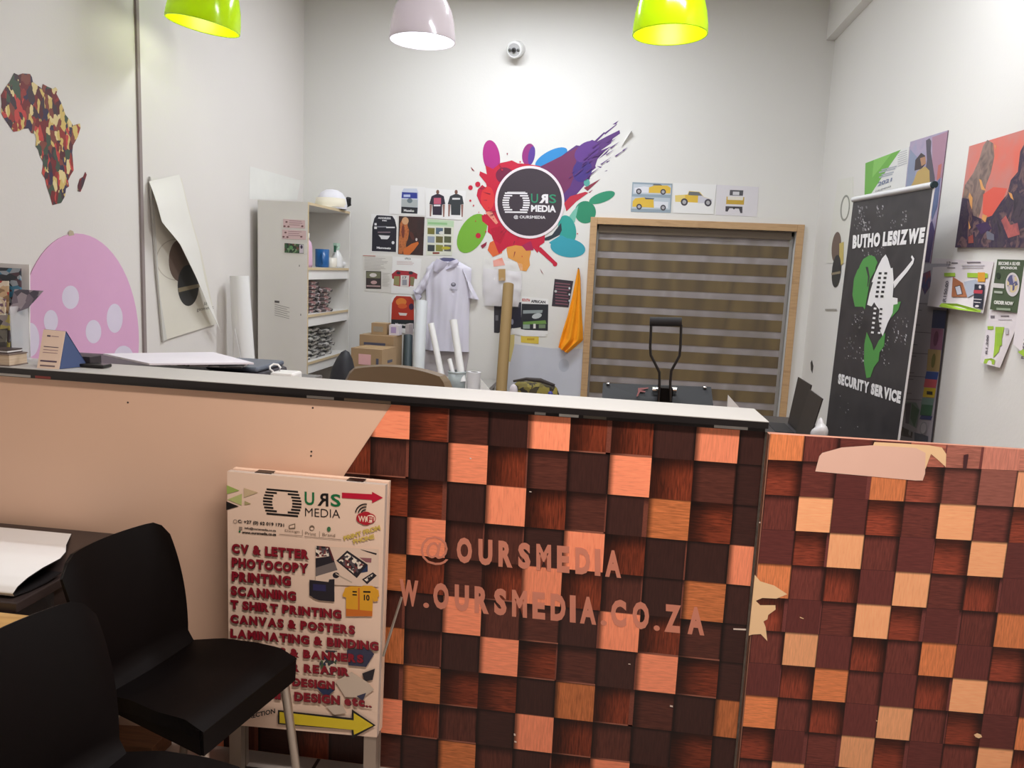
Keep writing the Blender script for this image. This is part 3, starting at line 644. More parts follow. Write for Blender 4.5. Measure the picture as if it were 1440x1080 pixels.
A.base(af, AFR, .0012, .0008, AE)
mg = [(615, 780), (625, 800), (600, 880), (580, 925), (560, 920), (560, 880), (575, 830), (600, 815)]
A.base(mg, AFR, .0012, .0008, AE)
tag(A.build('wall_decal'), 'Africa-shaped wall decal filled with red, purple and yellow pattern', 'wall decal')
c0 = crop(0, 240, 4.0)
Pk = Sheet(LEFT, c0); PKM = mat('pink_card', (224, 172, 208), .5, var=.03)
pts = []
for k in range(60):
    t = 2*math.pi*k/60; a, bb_ = math.cos(t), math.sin(t)
    x = 425+ (352 if a > 0 else 330)*a*(1 if bb_ < 0 else 1.0); y = 960 - bb_*607 if bb_ > 0 else 960 - bb_*500
    pts.append((x, y))
pts = [(p[0]+(.0 if p[1] < 960 else 0), p[1]) for p in pts]
Pk.base(pts[::-1], PKM, .004, .001, mat('pink_edge', (190, 140, 170)))
LDOT = mat('pale_dot', (224, 214, 232), .5)
for x, y, rx, ry in ((391, 712, 48, 66), (640, 830, 45, 82), (690, 1050, 55, 66), (165, 950, 50, 95), (520, 905, 44, 66), (280, 845, 40, 62), (470, 1120, 50, 60)): Pk.ell(x, y, rx, ry, LDOT)
Pk.poly([(380, 345), (388, 333), (405, 340), (412, 362), (380, 368)], mat('tape_tan', (190, 176, 150)))
tag(Pk.build('pink_wall_card'), 'large pink oval card with pale dots on the left wall', 'wall decoration')
# peeling poster
pp = thing('peeling_poster', LEFT.p(*c0(1000, 960)), 'peeling poster with a brown and black oval design, its corner folded forward', 'poster')
f = Sheet(LEFT, c0); PG = mat('poster_cream', (224, 219, 205), .65, var=.03)
f.base([(842, 60), (1010, 40), (1060, 250), (1125, 470), (1207, 862), (925, 950), (885, 700), (862, 350)], PG, .002, .010)
f.arc(985, 500, 118, 5, 95, 265, mat('poster_line', (190, 182, 168)), 24)
f.ell(1000, 505, 62, 118, mat('oval_brown', (118, 100, 90), .6)); f.ell(1048, 645, 60, 116, mat('oval_black', (58, 58, 58), .6)); f.poly([(990, 660), (1112, 635), (1113, 655), (995, 684)], mat('oval_bar', (150, 138, 112)))
f.text('ART', [(1135, 738), (1170, 730), (1172, 752), (1137, 760)], mat('poster_text', (90, 84, 76)), .0); f.text('geometric', [(1095, 772), (1190, 758), (1192, 780), (1097, 796)], mat('poster_text'), .0)
f.build('printed_sheet', pp)
Lc = [(838, 60), (862, 120), (885, 190), (912, 290), (1012, 410), (1105, 600), (1165, 745), (1242, 905)]
Rc = [(1008, 22), (1030, 95), (1048, 180), (1088, 330), (1120, 440), (1150, 600), (1185, 740), (1244, 912)]
def lerp_curve(C_, t):
    k = min(len(C_)-2, int(t*(len(C_)-1))); q = t*(len(C_)-1)-k
    return (C_[k][0]*(1-q)+C_[k+1][0]*q, C_[k][1]*(1-q)+C_[k+1][1]*q)
b = MB()
def flap(u, v):
    l, r = lerp_curve(Lc, u), lerp_curve(Rc, u); x, y = l[0]*(1-v)+r[0]*v, l[1]*(1-v)+r[1]*v
    h = .018+.075*math.sin(math.pi*min(1, u*.9))**1.3*(1-v*.75)+.02*u
    d_ = ray(*c0(x, y)); hit = onp(*c0(x, y), (XL+h, 0, 0), Vector((1, 0, 0)))
    return hit
b.grid(flap, 40, 8, mat('poster_back', (228, 225, 218), .65, var=.02), .0015); b.build('folded_corner', pp)
# white sheet edge left of it
b = MB(); e0 = [(830, 33), (842, 60), (862, 350), (885, 700), (925, 950), (905, 960), (868, 560), (845, 250)]
b.prism([LEFT.p(*c0(*q), .004) for q in e0], (.012, 0, 0), mat('poster_edge', (205, 203, 196))); b.build('curled_edge', pp)
# pencil marks on the wall
tp = Sheet(LEFT, crop(300, 230, 4)); 
tp.base([(205, 15), (490, 95), (470, 205), (200, 200)], mat('pale_paint_patch', (230, 229, 224), .6), .0005, .0006)
tag(tp.build('paper_scrap'), 'pale paper patch on the left wall above the shelf unit', 'paper')

# ================================================================== ON THE COUNTER, LEFT END
ZT = lambda x: zp(x)+.031
hd = thing('leaflet_stand', (-1.93, 2.23, ZT(-1.9)), 'clear leaflet stand at the left frame edge of the counter, stuffed with leaflets', 'leaflet stand')
MA = mat('clear_acrylic', (235, 235, 238), .1, alpha=.35, var=0)
z = ZT(-1.9)
b = MB(); b.hexa([(-2.03, 2.245, z+.006), (-1.822, 2.245, z+.006), (-1.822, 2.249, z+.006), (-2.03, 2.249, z+.006)], [(-2.03, 2.262, z+.298), (-1.822, 2.262, z+.298), (-1.822, 2.266, z+.298), (-2.03, 2.266, z+.298)], mat('stand_white', (222, 218, 216), .3)); b.build('back_panel', hd)
b = MB(); b.box(-2.03, -1.822, 2.175, 2.255, z, z+.006, MA); b.build('base', hd)
for x in (-2.03, -1.825): b = MB(); b.box(x, x+.003, 2.175, 2.25, z+.006, z+.17, MA); b.build('side', hd)
pal = [[(60, 120, 150), (40, 46, 56), (150, 160, 170), (80, 60, 70)], [(206, 176, 140), (180, 60, 60), (226, 214, 196), (150, 120, 90)], [(214, 196, 170), (190, 190, 180), (230, 220, 200), (120, 90, 110)], [(90, 80, 84), (190, 176, 96), (160, 150, 150), (60, 56, 60)], [(110, 106, 96), (70, 66, 64), (150, 146, 130), (190, 186, 170)]]
lab = ['blue and black leaflet at the back of the leaflet stand', 'tan leaflet with a red band in the leaflet stand', 'cream photo leaflet in the middle of the leaflet stand', 'grey and yellow leaflet low in the leaflet stand', 'grey-green leaflet at the front of the leaflet stand']
for i in range(5):
    y = 2.236-.012*i; h_ = [.285, .245, .19, .142, .1][i]; xr = [-1.838, -1.872, -1.875, -1.852, -1.855][i]
    b = MB(); b.hexa([(-2.02, y-.008, z+.007), (xr, y-.008, z+.007), (xr, y, z+.007), (-2.02, y, z+.007)], [(-2.02, y+.006, z+h_-.006*i), (xr, y+.006, z+h_), (xr, y+.012, z+h_), (-2.02, y+.012, z+h_-.006*i)], ramp_mat('leaflet_%d' % i, pal[i], 'voronoi', 38, .35, (1, 1, 1.8)))
    tag(b.build('leaflet'), lab[i], 'leaflet', 'leaflets in the counter stand')
b = MB(); p0 = onY(28, 412, 2.21)
b.hexa([(p0.x-.04, 2.205, p0.z-.07), (p0.x+.03, 2.2, p0.z-.045), (p0.x+.03, 2.204, p0.z-.045), (p0.x-.04, 2.209, p0.z-.07)], [(p0.x-.03, 2.225, p0.z+.01), (p0.x+.07, 2.22, p0.z+.01), (p0.x+.07, 2.224, p0.z+.01), (p0.x-.03, 2.229, p0.z+.01)], ramp_mat('leaflet_tilt', [(120, 110, 124), (160, 150, 160), (80, 76, 90)], 'voronoi', 40))
tag(b.build('leaflet'), 'grey leaflet sticking out tilted from the right of the leaflet stand', 'leaflet', 'leaflets in the counter stand')
# books lying in front of the stand
b = MB(); za = ZT(-1.85); M_PG = ramp_mat('page_edges', [(206, 186, 160), (186, 164, 140), (214, 198, 174)], 'noise', 30, .7, (.2, .2, 12))
def lying_book(label, x0, x1, y0, y1, z0, th, cover, rot, pages):
    t = thing('book', ((x0+x1)/2, (y0+y1)/2, z0), label, 'book', rotz=0)
    b = MB(); b.box(x0+.004, x1-.002, y0+.002, y1-.002, z0+.003, z0+th-.003, pages); b.build('pages', t)
    b = MB(); b.box(x0, x1, y0, y1, z0, z0+.003, cover); b.box(x0, x1, y0, y1, z0+th-.003, z0+th, cover); b.build('cover', t)
lying_book('thick cream-paged notepad lying on the counter beside the tent card', -2.05, -1.762, 2.09, 2.165, za, .036, mat('book_grey', (120, 104, 96), .5), 0, M_PG)
lying_book('thin dark-covered booklet on top of the notepad', -2.03, -1.775, 2.1, 2.16, za+.0365, .011, mat('book_dark', (70, 58, 56), .4), 0, M_PAPER)
# tent card
tcd = thing('tent_card', (-1.71, 2.15, ZT(-1.7)), 'small beige and blue tent card standing on the counter', 'card')
q = [onY(52, 519, 2.10), onY(83, 522, 2.10), onY(92, 466, 2.155), onY(61, 463, 2.155)]
dz = ZT(-1.7)-q[0].z
b = MB(); F0 = [Vector((p.x, p.y, p.z)) for p in q]
F0[0].z = ZT(-1.72); F0[1].z = ZT(-1.66)
nrm_ = (F0[1]-F0[0]).cross(F0[3]-F0[0]).normalized()
b.prism(F0, nrm_*-.0012, mat('card_beige', (226, 200, 180), .5))
def on(s_, t_, h=.0006): return F0[0]*(1-s_)*(1-t_)+F0[1]*s_*(1-t_)+F0[2]*s_*t_+F0[3]*(1-s_)*t_ + nrm_*h
def rct(s0, t0, s1, t1, m, h=.0006): b.face([on(s0, t0, h), on(s1, t0, h), on(s1, t1, h), on(s0, t1, h)], m)
dkm = mat('card_ink', (84, 66, 84), .5)
rct(.22, .82, .38, .86, dkm); rct(.42, .83, .75, .85, mat('card_ink2', (160, 130, 130)))
for t_ in (.55, .47, .40): rct(.15, t_, .82, t_+.018, dkm if t_ > .5 else mat('card_ink2'))
rct(.1, .17, .85, .21, dkm); rct(.12, .05, .8, .09, mat('card_ink3', (120, 100, 100)))
b.build('front_face', tcd)
b = MB(); R0 = [F0[1], F0[1]+Vector((.028, .09, 0)), F0[2]+Vector((.0, .003, 0))]
B0 = [F0[0]+Vector((.028, .09, 0)), F0[1]+Vector((.028, .09, 0)), F0[2]+Vector((0, .003, 0)), F0[3]+Vector((0, .003, 0))]
b.prism(B0, (0.0, .0012, 0), mat('card_blue', (44, 62, 104), .45)); b.build('rear_face', tcd)
b = MB(); b.prism([F0[1]+Vector((0, .004, .001)), B0[1]+Vector((0, -.002, .001)), F0[2]+Vector((0, .001, -.002))], (-.001, 0, 0), mat('card_blue')); b.build('side_flap', tcd)
# flat black phone + pen holder
ph = onZ(128, 516, ZT(-1.6)); b = MB(); b.box(ph.x-.065, ph.x+.055, ph.y-.022, ph.y+.022, ZT(-1.6)+.001, ZT(-1.6)+.011, M_BLACK)
tag(b.build('mobile_phone', bevel=.003), 'black phone lying flat on the counter beside the tent card', 'phone')
b = MB(); b.box(-1.70, -1.575, 2.19, 2.245, ZT(-1.6)+.0005, ZT(-1.6)+.03, mat('case_dark', (46, 40, 44), .5)); b.box(-1.64, -1.60, 2.186, 2.19, ZT(-1.6)+.004, ZT(-1.6)+.016, mat('case_tab', (190, 170, 170)))
tag(b.build('pencil_case', bevel=.004), 'dark pencil case behind the phone on the counter', 'case')
# plotter behind the counter with a white board on top
pl = thing('large_printer', (-1.55, 2.68, 0), 'dark large-format printer behind the counter under a white board', 'printer')
MP = mat('printer_dark', (66, 62, 68), .45)
b = MB(); b.box(-2.15, -1.25, 2.42, 2.92, .86, 1.085, MP); b.build('printer_body', pl, bevel=.02)
b = MB(); b.box(-1.46, -1.26, 2.66, 2.9, 1.086, 1.105, mat('printer_lid', (92, 100, 114), .4)); b.build('control_lid', pl, bevel=.008)
for x in (-2.05, -1.32): b = MB(); b.box(x-.03, x+.03, 2.5, 2.86, 0, .86, MP); b.build('leg', pl)
bq = [onZ(145, 497, 1.128), onZ(300, 495, 1.128), onZ(357, 510, 1.128), onZ(210, 511, 1.128)]
b = MB(); b.prism([p-Vector((0, 0, .006)) for p in bq[::-1]], (0, 0, .006), mat('white_foam_board', (236, 232, 240), .5)); tag(b.build('foam_board'), 'white board lying on the dark printer behind the counter', 'board')
b = MB(); q0 = onZ(290, 516, 1.112); b.hexa([(q0.x-.16, q0.y-.03, 1.112), (q0.x+.12, q0.y+.02, 1.112), (q0.x+.1, q0.y+.12, 1.112), (q0.x-.16, q0.y+.06, 1.112)], [(q0.x-.16, q0.y-.03, 1.118), (q0.x+.12, q0.y+.02, 1.118), (q0.x+.1, q0.y+.12, 1.118), (q0.x-.16, q0.y+.06, 1.118)], ramp_mat('magazine_grey', [(60, 58, 60), (190, 186, 186), (110, 106, 106)], 'voronoi', 30))
tag(b.build('magazine'), 'grey magazine sandwiched under the white board', 'magazine')
# router
rt = thing('router', onY(395, 526, 2.75), 'small white router with a looped cable right of the printer', 'router')
p = onY(400, 524, 2.75); b = MB(); b.box(p.x-.04, p.x+.05, p.y-.04, p.y+.05, p.z-.03, p.z+.004, M_WHITE); b.build('router_body', rt, bevel=.008)
b = MB(); b.tube([(p.x-.03, p.y-.03, p.z+.005), (p.x-.045, p.y-.025, p.z+.012), (p.x-.05, p.y-.015, p.z+.022), (p.x-.04, p.y-.005, p.z+.03), (p.x-.025, p.y, p.z+.028), (p.x-.015, p.y, p.z+.018), (p.x-.02, p.y, p.z+.006)], .004, M_WHITE, 8); b.build('cable', rt)
b = MB(); b.box(p.x-.045, p.x+.07, p.y-.1, p.y+.2, 0, p.z-.031, mat('stand_grey', (120, 118, 116), .5)); tag(b.build('low_cupboard'), 'grey low cupboard under the white router behind the counter', 'cupboard')

# ================================================================== SHELF UNIT
CY0, CY1, CXa, CXb, CZT = 5.25, 6.13, -2.48, -2.118, 1.887
cb = thing('shelf_unit', ((CXa+CXb)/2, (CY0+CY1)/2, 0), 'tall off-white open shelf unit against the left wall', 'shelf unit')
MC = mat('melamine_grey', (222, 219, 213), .45, var=.02); ME = mat('raw_edge', (206, 186, 150), .6)
b = MB(); b.box(CXa, CXb, CY0, CY0+.018, 0, CZT, MC); b.box(CXb, CXb+.001, CY0+.0005, CY0+.0175, 0, CZT, ME); b.build('side_panel', cb)
b = MB(); b.box(CXa, CXb, CY1-.018, CY1, 0, CZT, MC); b.build('side_panel', cb)
b = MB(); b.box(CXa+.002, CXa+.012, CY0+.018, CY1-.018, 0, CZT-.018, MC); b.build('back_panel', cb)
zs = []
for y, nmz in ((376, 0), (443, 1), (510, 2)): zs.append(onX(433, y, CXb).z)
b = MB(); b.box(CXa, CXb-.001, CY0+.018, CY1-.018, CZT-.018, CZT, MC); b.box(CXb-.001, CXb+.001, CY0+.018, CY1-.018, CZT-.018, CZT, ME); b.build('top_panel', cb)
for zz in zs:
    b = MB(); b.box(CXa+.012, CXb-.004, CY0+.018, CY1-.018, zz-.018, zz, MC); b.box(CXb-.004, CXb-.002, CY0+.018, CY1-.018, zz-.018, zz, ME); b.build('shelf', cb)
    b = MB(); b.box(CXb-.03, CXb-.012, CY0+.018, CY1-.018, zz-.085, zz-.0185, M_WHITE); b.build('shelf_apron', cb)
# stickers
def sheet_on(plane, T, name, label, cat, quad, m, group=None, th=.0012, h0=.001): 
    s_ = Sheet(plane, T); s_.base(quad, m, th, h0); return s_
CABF = Plane((0, CY0, 0), (0, -1, 0)); ck = crop(380, 270, 10.8)
for i, (q, l) in enumerate((([(200, 410), (530, 430), (530, 555), (200, 540)], 'upper of two pink voucher stickers on the shelf side'), ([(185, 570), (545, 590), (545, 725), (185, 710)], 'lower of two pink voucher stickers on the shelf side'))):
    s_ = Sheet(CABF, ck); s_.base(q, mat('voucher_pink', (214, 186, 186), .5)); x0, y0 = q[0]
    s_.line_text(x0+90, y0+22, x0+300, 9, 3, 30, mat('voucher_ink', (160, 126, 130)), .05)
    for dx, dy in ((50, 45), (20, 110), (80, 115), (290, 110)): s_.ell(x0+dx, y0+dy, 18, 14, mat('voucher_ink2', (120, 84, 84)), n=12)
    tag(s_.build('voucher_sticker'), l, 'sticker', 'stickers on the shelf side')
s_ = Sheet(CABF, ck); s_.base([(220, 775), (510, 795), (510, 935), (220, 920)], ramp_mat('card_green', [(60, 92, 60), (40, 60, 44), (120, 150, 110), (110, 70, 60)], 'voronoi', 60)); s_.rect(445, 800, 508, 928, mat('card_lilac', (206, 196, 208))); s_.ell(478, 835, 18, 28, mat('card_fig', (60, 52, 70)), n=14)
s_.ell(320, 845, 28, 30, mat('card_leaf', (96, 150, 92)), n=14)
tag(s_.build('photo_sticker'), 'green photo sticker below the pink vouchers on the shelf side', 'sticker')
s_ = Sheet(CABF, crop(300, 230, 4)); s_.h = .0005; 
s_.line_text(345, 790, 430, 3, 6, 12, mat('scribble', (150, 146, 140)), .25); s_.rect(345, 770, 372, 782, mat('scribble_dark', (90, 86, 84)), .1); s_.build('scribble', cb)
for q in ((482, 570, 486, 580), (490, 845, 494, 856)): s_ = Sheet(CABF, crop(300, 230, 4)); s_.h = .0005; s_.rect(*q, mat('scribble_dark')); s_.build('mark', cb)
# cap on top
cp = thing('cap', onX(485, 292, CXb+.02), 'white and cream cap resting on top of the shelf unit', 'cap')
p = Vector((-2.2, 5.93, CZT)); MCAP = mat('cap_white', (228, 226, 232), .8, bump=.2)
b = MB()
prof = [(.115, .0), (.118, .03), (.108, .08), (.082, .12), (.045, .142), (0.004, .148)]
b.lathe(prof, p+Vector((0, 0, .004)), MCAP, 28); b.build('crown', cp)
b = MB(); b.lathe([(.119, .012), (.121, .035), (.112, .078), (.1105, .078)], p+Vector((-.004, -.006, .004)), mat('cap_cream', (232, 224, 204), .8), 28); b.build('front_band', cp)
b = MB()
b.grid(lambda u, v: (p.x+.1*math.cos(math.pi*(v*.9+.9))*(1+.0*u)+.0, p.y-.02-(.085+.085*u)*math.sin(math.pi*(v*.8+.1)), p.z+.012-.006*u+.012*math.sin(math.pi*v)), 6, 14, mat('cap_cream'), .004); b.build('peak', cp)
b = MB(); b.tube([(p.x+.05, p.y+.1, p.z+.03), (p.x+.09, p.y+.115, p.z+.06), (p.x+.1, p.y+.1, p.z+.1)], [.02, .03, .02], mat('cap_black', (40, 40, 42), .7), 10); b.build('strap', cp)
# things on the upper shelf
z = zs[0]
def onshelf(px, zz, x=None): return onX(px, 400, x if x is not None else CXb-.08)
bt_ = thing('pink_bottle', (CXb-.05, 5.31, z), 'tall pink bottle at the near end of the upper shelf', 'bottle'); b = MB()
b.lathe([(.0, .0), (.036, .0), (.038, .02), (.036, .14), (.03, .17), (.014, .19), (.013, .2)], (CXb-.038, 5.335, z+.001), mat('bottle_pink', (214, 176, 200), .3), 20); b.build('bottle_body', bt_)
b = MB(); b.lathe([(.015, .2), (.016, .235), (.0, .237)], (CXb-.038, 5.335, z+.001), M_WHITE, 16); b.build('cap', bt_)
def mug(name, label, c, r, h_, m, cat, hang):
    t = thing(name, c, label, cat); b = MB()
    b.lathe([(0, 0), (r*.9, 0), (r, .01), (r, h_), (r*.9, h_), (r*.88, .012), (0, .012)], c, m, 24); b.build('cup', t)
    b = MB(); d_ = Vector((math.cos(hang), math.sin(hang), 0)); cc = Vector(c)
    b.tube([cc+d_*(r*.97)+Vector((0, 0, h_*.8)), cc+d_*(r*1.45)+Vector((0, 0, h_*.75)), cc+d_*(r*1.6)+Vector((0, 0, h_*.5)), cc+d_*(r*1.4)+Vector((0, 0, h_*.25)), cc+d_*(r*.97)+Vector((0, 0, h_*.2))], .006, m, 8); b.build('handle', t)
mug('mug', 'blue mug on the upper shelf', (CXb-.10, onX(453, 370, CXb-.1).y, z+.001), .052, .135, mat('mug_blue', (30, 92, 152), .3), 'mug', -1.2)
mug('cup', 'white cup with a handle in front of the blue mug', (CXb-.05, onX(466, 370, CXb-.05).y, z+.001), .042, .075, mat('cup_cream', (226, 220, 206), .35), 'cup', -2.0)
SBY = onX(481, 370, CXb-.06).y-.12
sb = thing('spray_bottle', (CXb-.06, SBY, z), 'white spray bottle with pale green trigger on the upper shelf', 'bottle')
b = MB(); b.lathe([(0, 0), (.045, 0), (.047, .02), (.045, .075), (.03, .11), (.018, .125), (.017, .14)], (CXb-.06, SBY, z+.001), mat('spray_white', (226, 226, 224), .3), 22); b.build('bottle_body', sb)
b = MB(); b.lathe([(.019, .138), (.02, .16), (.012, .17)], (CXb-.06, SBY, z+.001), mat('spray_green', (176, 206, 186), .4), 16); b.box(CXb-.075, CXb-.045, SBY-.045, SBY+.03, z+.165, z+.19, mat('spray_green')); b.box(CXb-.068, CXb-.052, SBY-.05, SBY-.04, z+.12, z+.17, mat('spray_trigger', (40, 96, 74))); b.build('trigger_head', sb)
b = MB(); b.blob((CXb-.065, SBY+.11, z+.03), .035, .05, .024, mat('bag_clear', (214, 214, 214), .25), fn=lambda d_: d_*(1+.12*math.sin(40*d_.x)+.1*math.sin(55*d_.y))); tag(b.build('plastic_bag'), 'crumpled clear plastic bag beside the spray bottle', 'bag')
# packs stacked on the two lower shelves
PK1 = ramp_mat('wrapped_pack', [(70, 62, 64), (190, 180, 178), (120, 100, 100), (44, 40, 44), (170, 120, 120)], 'voronoi', 26, .35, (1, 1, 2), .12)
PK2 = ramp_mat('wrapped_pack_grey', [(60, 58, 58), (206, 204, 198), (96, 92, 90), (40, 40, 40), (170, 168, 162)], 'voronoi', 18, .35, (1, 1, 3), .2)
def pack_stack(y0, y1, zz, n, tot, m, lab, grp, seed):
    r = random.Random(seed); src = None
    for i in range(n):
        b = None
        if src is None:
            b = MB(); h_ = tot/n
            b.grid(lambda u, v: (-.14+.28*u, (y1-y0)*(v-.5), h_*(.92+.06*math.sin(9*u)*math.cos(7*v))-.25*h_*(max(0, abs(v-.5)-.38)/.12)**2-.2*h_*(max(0, u-.88)/.12)**2), 12, 12, m, h_*.72)
            src = b.build('wrapped_pack', origin=(0, 0, 0)); o = src
        else:
            o = src.copy(); COL.objects.link(o)
        o.location = (CXb-.175+r.uniform(-.02, .015), (y0+y1)/2+r.uniform(-.012, .012), zz+i*tot/n+.001); o.rotation_euler.z = r.uniform(-.06, .06)
        tag(o, lab, 'pack', grp)
pack_stack(5.285, 5.55, zs[1], 8, .235, PK1, 'wrapped pack in the near stack on the middle shelf', 'packs in the near stack, middle shelf', 1)
pack_stack(5.565, 5.80, zs[1], 6, .18, PK1, 'wrapped pack in the far stack on the middle shelf', 'packs in the far stack, middle shelf', 2)
pack_stack(5.285, 5.58, zs[2], 7, .235, PK2, 'grey wrapped pack in the near stack on the lower shelf', 'packs in the near stack, lower shelf', 3)
pack_stack(5.60, 5.88, zs[2], 6, .21, PK2, 'grey wrapped pack in the far stack on the lower shelf', 'packs in the far stack, lower shelf', 4)
# roll of white paper leaning beside the unit
p0 = onY(342, 520, 4.85); p1 = onY(334, 388, 4.86)
rl = thing('paper_roll', (p0.x, p0.y, 0), 'large white paper roll leaning between the left wall and the shelf unit', 'roll')
d_ = (p1-p0); p00 = p0-d_*(p0.z/d_.z)
b = MB(); b.tube([p00+Vector((.01, 0, .002)), p1+Vector((.012, 0, 0))], [.078, .06], M_PAPER, 24); b.build('roll_body', rl)
b = MB(); b.prism([p0+Vector((-.03, -.078, .05)), p0+Vector((.03, -.078, .05)), p0*.55+p1*.45+Vector((0, -.076, 0))], (0, -.004, 0), mat('paper_shade', (224, 222, 222))); b.build('loose_corner', rl)

# ================================================================== BACK WALL: splash decal with the round logo
cs = crop(640, 160, 4.696)
sp = thing('splash_decal', BACK.p(*cs(493, 583)), 'colourful paint-splash wall decal around a dark round logo', 'wall decal')
D = Sheet(BACK, cs); D.h = .0006; D.st = .00006
def I(n, rgb): return mat('decal_'+n, rgb, .5, var=.08, scale=6)
D.ell(240, 285, 56, 112, I('magenta', (178, 44, 132)), -8); D.ell(485, 268, 42, 72, I('plum', (150, 44, 124)), 10); D.ell(505, 275, 22, 62, I('violet', (92, 58, 150)), 10)
D.ell(635, 290, 118, 46, I('blue', (48, 140, 206)), -28)
D.poly([(620, 345), (740, 250), (800, 208), (825, 212), (905, 172), (935, 185), (1000, 150), (1085, 108), (1090, 130), (1040, 165), (1030, 195), (965, 240), (985, 250), (940, 300), (925, 345), (930, 355), (895, 385), (890, 430), (830, 500), (745, 600), (690, 600), (600, 420)], I('purple', (92, 52, 122)))
D.poly([(560, 350), (720, 270), (820, 215), (800, 300), (790, 400), (760, 480), (690, 560)], I('purple_red', (118, 48, 92)))
D.ell(840, 375, 62, 78, I('indigo', (70, 48, 130)), 20); D.ell(870, 250, 90, 60, I('purple2', (98, 56, 138)), -35)
for pts in ([(920, 180), (985, 120), (990, 128), (930, 190)], [(985, 128), (1070, 65), (1065, 75), (990, 138)], [(960, 245), (1030, 215), (985, 250)], [(945, 300), (1025, 225), (1000, 262), (960, 290)], [(935, 345), (970, 350), (960, 358)], [(1000, 315), (1025, 308), (1000, 325)], [(1040, 70), (1080, 45), (1060, 70)], [(985, 380), (1005, 372), (1003, 378)]): D.poly(pts, I('purple', ()))
for pts in ([(850, 490), (960, 430), (940, 450), (875, 510)], [(880, 520), (910, 500), (890, 522)]): D.poly(pts, I('wine', (140, 50, 70)))
D.poly([(720, 590), (760, 545), (860, 515), (880, 522), (800, 580), (735, 645)], I('crimson2', (190, 44, 66)))
D.ell(860, 650, 70, 74, I('green', (44, 140, 104)), 0); D.ell(970, 553, 90, 33, I('green2', (48, 146, 110)), -20); D.poly([(780, 640), (815, 605), (790, 720), (745, 690)], I('mint', (120, 190, 170)))
D.ell(740, 765, 58, 96, I('teal', (50, 160, 150)), -12); D.ell(745, 885, 116, 62, I('aqua', (56, 160, 178)), 8); D.poly([(620, 850), (700, 800), (790, 850), (680, 900)], I('aqua', ()))
D.poly([(540, 840), (640, 800), (700, 720), (705, 770), (690, 800), (620, 835)], I('ink', (44, 56, 66))); D.ell(870, 455, 20, 25, I('mint2', (90, 170, 160)))
D.ell(112, 790, 82, 142, I('lime', (122, 180, 60)), 30)
D.poly([(345, 840), (500, 850), (500, 920), (490, 960), (495, 1000), (470, 1040), (430, 1035), (410, 980), (350, 950), (340, 900)], I('orange', (226, 156, 78))); D.poly([(215, 900), (230, 850), (290, 820), (320, 860), (310, 920), (250, 945)], I('tangerine', (226, 110, 60))); D.poly([(250, 970), (310, 950), (330, 1000), (255, 1010)], I('salmon', (236, 150, 128)))
D.poly([(300, 325), (335, 318), (375, 308), (415, 328), (460, 330), (560, 345), (600, 700), (590, 850), (560, 870), (545, 920), (520, 890), (480, 880), (400, 868), (345, 880), (290, 925), (275, 890), (240, 800), (215, 780), (218, 740), (180, 710), (175, 672), (215, 660), (165, 590), (143, 540), (150, 500), (180, 470), (212, 495), (205, 460), (160, 405), (165, 380), (210, 400), (200, 340), (250, 365)], I('crimson', (200, 32, 62)))
D.ell(330, 410, 62, 55, I('maroon', (120, 30, 66)), 20); D.ell(215, 560, 45, 80, I('red2', (222, 56, 60)), 0); D.poly([(200, 650), (240, 640), (285, 720), (270, 730)], I('salmon', ())); D.poly([(235, 760), (300, 740), (330, 800), (300, 860), (250, 830)], I('crimson3', (186, 26, 56))); D.poly([(440, 870), (500, 840), (520, 900), (470, 905)], I('magenta3', (170, 36, 84)))
D.poly([(535, 890), (565, 880), (668, 980), (655, 1000), (560, 915)], I('crimson', ()))
for x, y, r_ in ((660, 992, 15), (150, 466, 17), (102, 488, 15), (153, 805, 17), (101, 574, 7), (430, 318, 5), (808, 792, 4)): D.ell(x, y, r_, r_*1.05, I('crimson', ()), n=18)
for pts in ([(170, 870), (210, 845), (205, 870), (180, 890)], [(105, 350), (130, 380), (112, 372)], [(340, 262), (350, 258), (345, 275)], [(560, 1020), (585, 1062), (570, 1045)], [(175, 890), (215, 880), (190, 885)]): D.poly(pts, I('wine2', (150, 40, 66)))
rd = random.Random(9)
for i in range(46):
    a_ = rd.uniform(math.radians(95), math.radians(265)); rr = rd.uniform(255, 400); x, y = 480+rr*math.cos(a_)*.92, 600-rr*math.sin(a_)*.86
    if i % 3: D.ell(x, y, rd.uniform(2, 7), rd.uniform(2, 7), I('crimson', ()), n=10)
    else: l_ = rd.uniform(10, 30); ux, uy = math.cos(a_), -math.sin(a_); D.poly([(x-ux*l_-uy*3, y-uy*l_+ux*3), (x+ux*l_, y+uy*l_), (x-ux*l_+uy*3, y-uy*l_-ux*3)], I('wine2', ()))
for i in range(26):
    t_ = rd.uniform(.35, 1.0); x, y = 640+430*t_+rd.uniform(-40, 60), 420-300*t_+rd.uniform(-10, 130); l_ = rd.uniform(14, 46); D.poly([(x-l_, y+l_*.62), (x+l_, y-l_*.66), (x-l_*.8, y+l_*.62+rd.uniform(3, 8))], I('purple', ()))
D.build('splash', sp)
D = Sheet(BACK, cs); D.h = .0065; D.st = .00008
D.ell(493, 584, 229, 240, mat('ring_white', (240, 228, 232), .45), 0, 64); D.ell(493, 584, 213, 223, mat('disc_dark', (66, 56, 64), .45, var=.04), 0, 64)
WHT = mat('logo_white', (238, 234, 236), .5); LG = mat('logo_green', (50, 146, 108), .5)
logo(D, 313, 516, 494, 656, WHT, .012); D.rect(345, 516, 465, 520, WHT)
D.text('U', [(502, 528), (548, 530), (548, 590), (502, 588)], LG, .01); D.text('R', [(615, 532), (556, 530), (556, 590), (615, 592)], WHT, .05); D.text('S', [(622, 532), (668, 534), (668, 592), (622, 590)], LG, .01)
